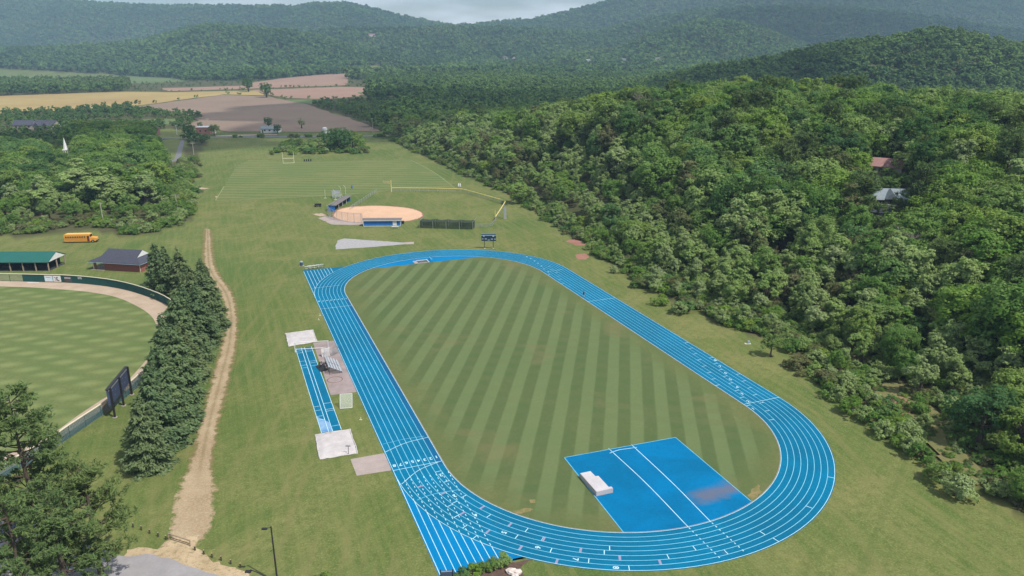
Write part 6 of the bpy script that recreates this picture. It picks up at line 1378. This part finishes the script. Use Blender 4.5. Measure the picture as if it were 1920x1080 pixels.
scatter('valley_forest', 'dense green forest filling the valley beyond the fields', PA, terrain(PA[:, 0], PA[:, 1]), np.where((PA[:, 0] < -120) & (PA[:, 1] < 1000), rng.uniform(4.5, 9, len(PA)), np.where(fld, rng.uniform(2.5, 6, len(PA)), rng.uniform(8, 20, len(PA)))), 13., rng.uniform(.9, 1.35, len(PA)), coll_f, 6)
PB = np.concatenate([band(1700, 2900, 15), band(2900, 4800, 18.5)]); PB = clear_houses(PB)
zB = terrain(PB[:, 0], PB[:, 1])
hB = np.where(PB[:, 1] < 2900, rng.uniform(11, 25, len(PB)), rng.uniform(14, 29, len(PB)))
bx_, by_ = px_of(PB[:, 0], PB[:, 1], zB + hB); PBk = (by_ > -60); PB, zB, hB = PB[PBk], zB[PBk], hB[PBk]
scatter('mountain_forest', 'blue-green forest covering the far hills and mountains', PB, zB, hB, 12., rng.uniform(.95, 1.25, len(PB)), coll_fl, 5)
print('trees', len(PW), len(PL), len(PA), len(PB))

# ------------------------------------------------------------------ clouds (above the frame; their shadows lie on the far land) and air
k = Nd('cloud_vapour'); d = k.n('BsdfDiffuse'); d.inputs[0].default_value = (.9, .9, .92, 1); tr = k.n('BsdfTransparent'); mxs = k.n('MixShader'); mxs.inputs[0].default_value = .42
k.l(tr.outputs[0], mxs.inputs[1]); k.l(d.outputs[0], mxs.inputs[2]); k.l(mxs.outputs[0], k.out.inputs['Surface']); MAT_CLOUD = k.m
def cloud(label, sx_, sy_, rx, ry, seed, alt=1500.):
    """puffy cloud standing where its shadow falls on (sx_, sy_)"""
    t_ = alt / sun_dir.z; c = Vector((sx_, sy_, 0)) + sun_dir * t_; rnd_ = random.Random(seed); m = MB(); nu, nv = 40, 14
    for i in range(nv + 1):
        for j in range(nu):
            a, b = math.pi * i / nv, 2 * math.pi * j / nu; r = 1 + .16 * math.sin(3 * b + seed) + .12 * math.sin(5 * b - seed * 2) + .07 * math.sin(9 * b + seed * 3 + 4 * a) + .05 * math.sin(14 * b + 6 * a)
            m.v.append((rx * r * math.sin(a) * math.cos(b), ry * r * math.sin(a) * math.sin(b), (90 if i < nv / 2 else 35) * r * math.cos(a)))
    for i in range(nv):
        for j in range(nu): m.f.append((i * nu + j, (i + 1) * nu + j, (i + 1) * nu + (j + 1) % nu, i * nu + (j + 1) % nu))
    o = m.build('cloud', MAT_CLOUD, None, True); o.location = c; tag(o, label, 'cloud', 'fair weather clouds', 'structure')
cloud('broad flat fair weather cloud over the valley fields', -10, 830, 330, 215, 1)
cloud('fair weather cloud over the far right ridge', 1150, 2950, 620, 560, 2, 1600)
cloud('small fair weather cloud over the trees behind the church', -340, 575, 190, 62, 5)
cloud('fair weather cloud over the left mountain', -900, 3300, 420, 300, 4, 1600)
k = Nd('haze_air'); v = k.n('VolumePrincipled'); v.inputs['Color'].default_value = (.5, .76, 1.0, 1); v.inputs['Density'].default_value = 0.00013; v.inputs['Anisotropy'].default_value = 0.0
k.l(v.outputs[0], k.out.inputs['Volume'])
hz = MB().box(-6400, -6400, -3, 6400, 6400, 640).build('haze', k.m); hz['kind'] = 'stuff'; hz['label'] = 'thin blue summer haze over the valley'
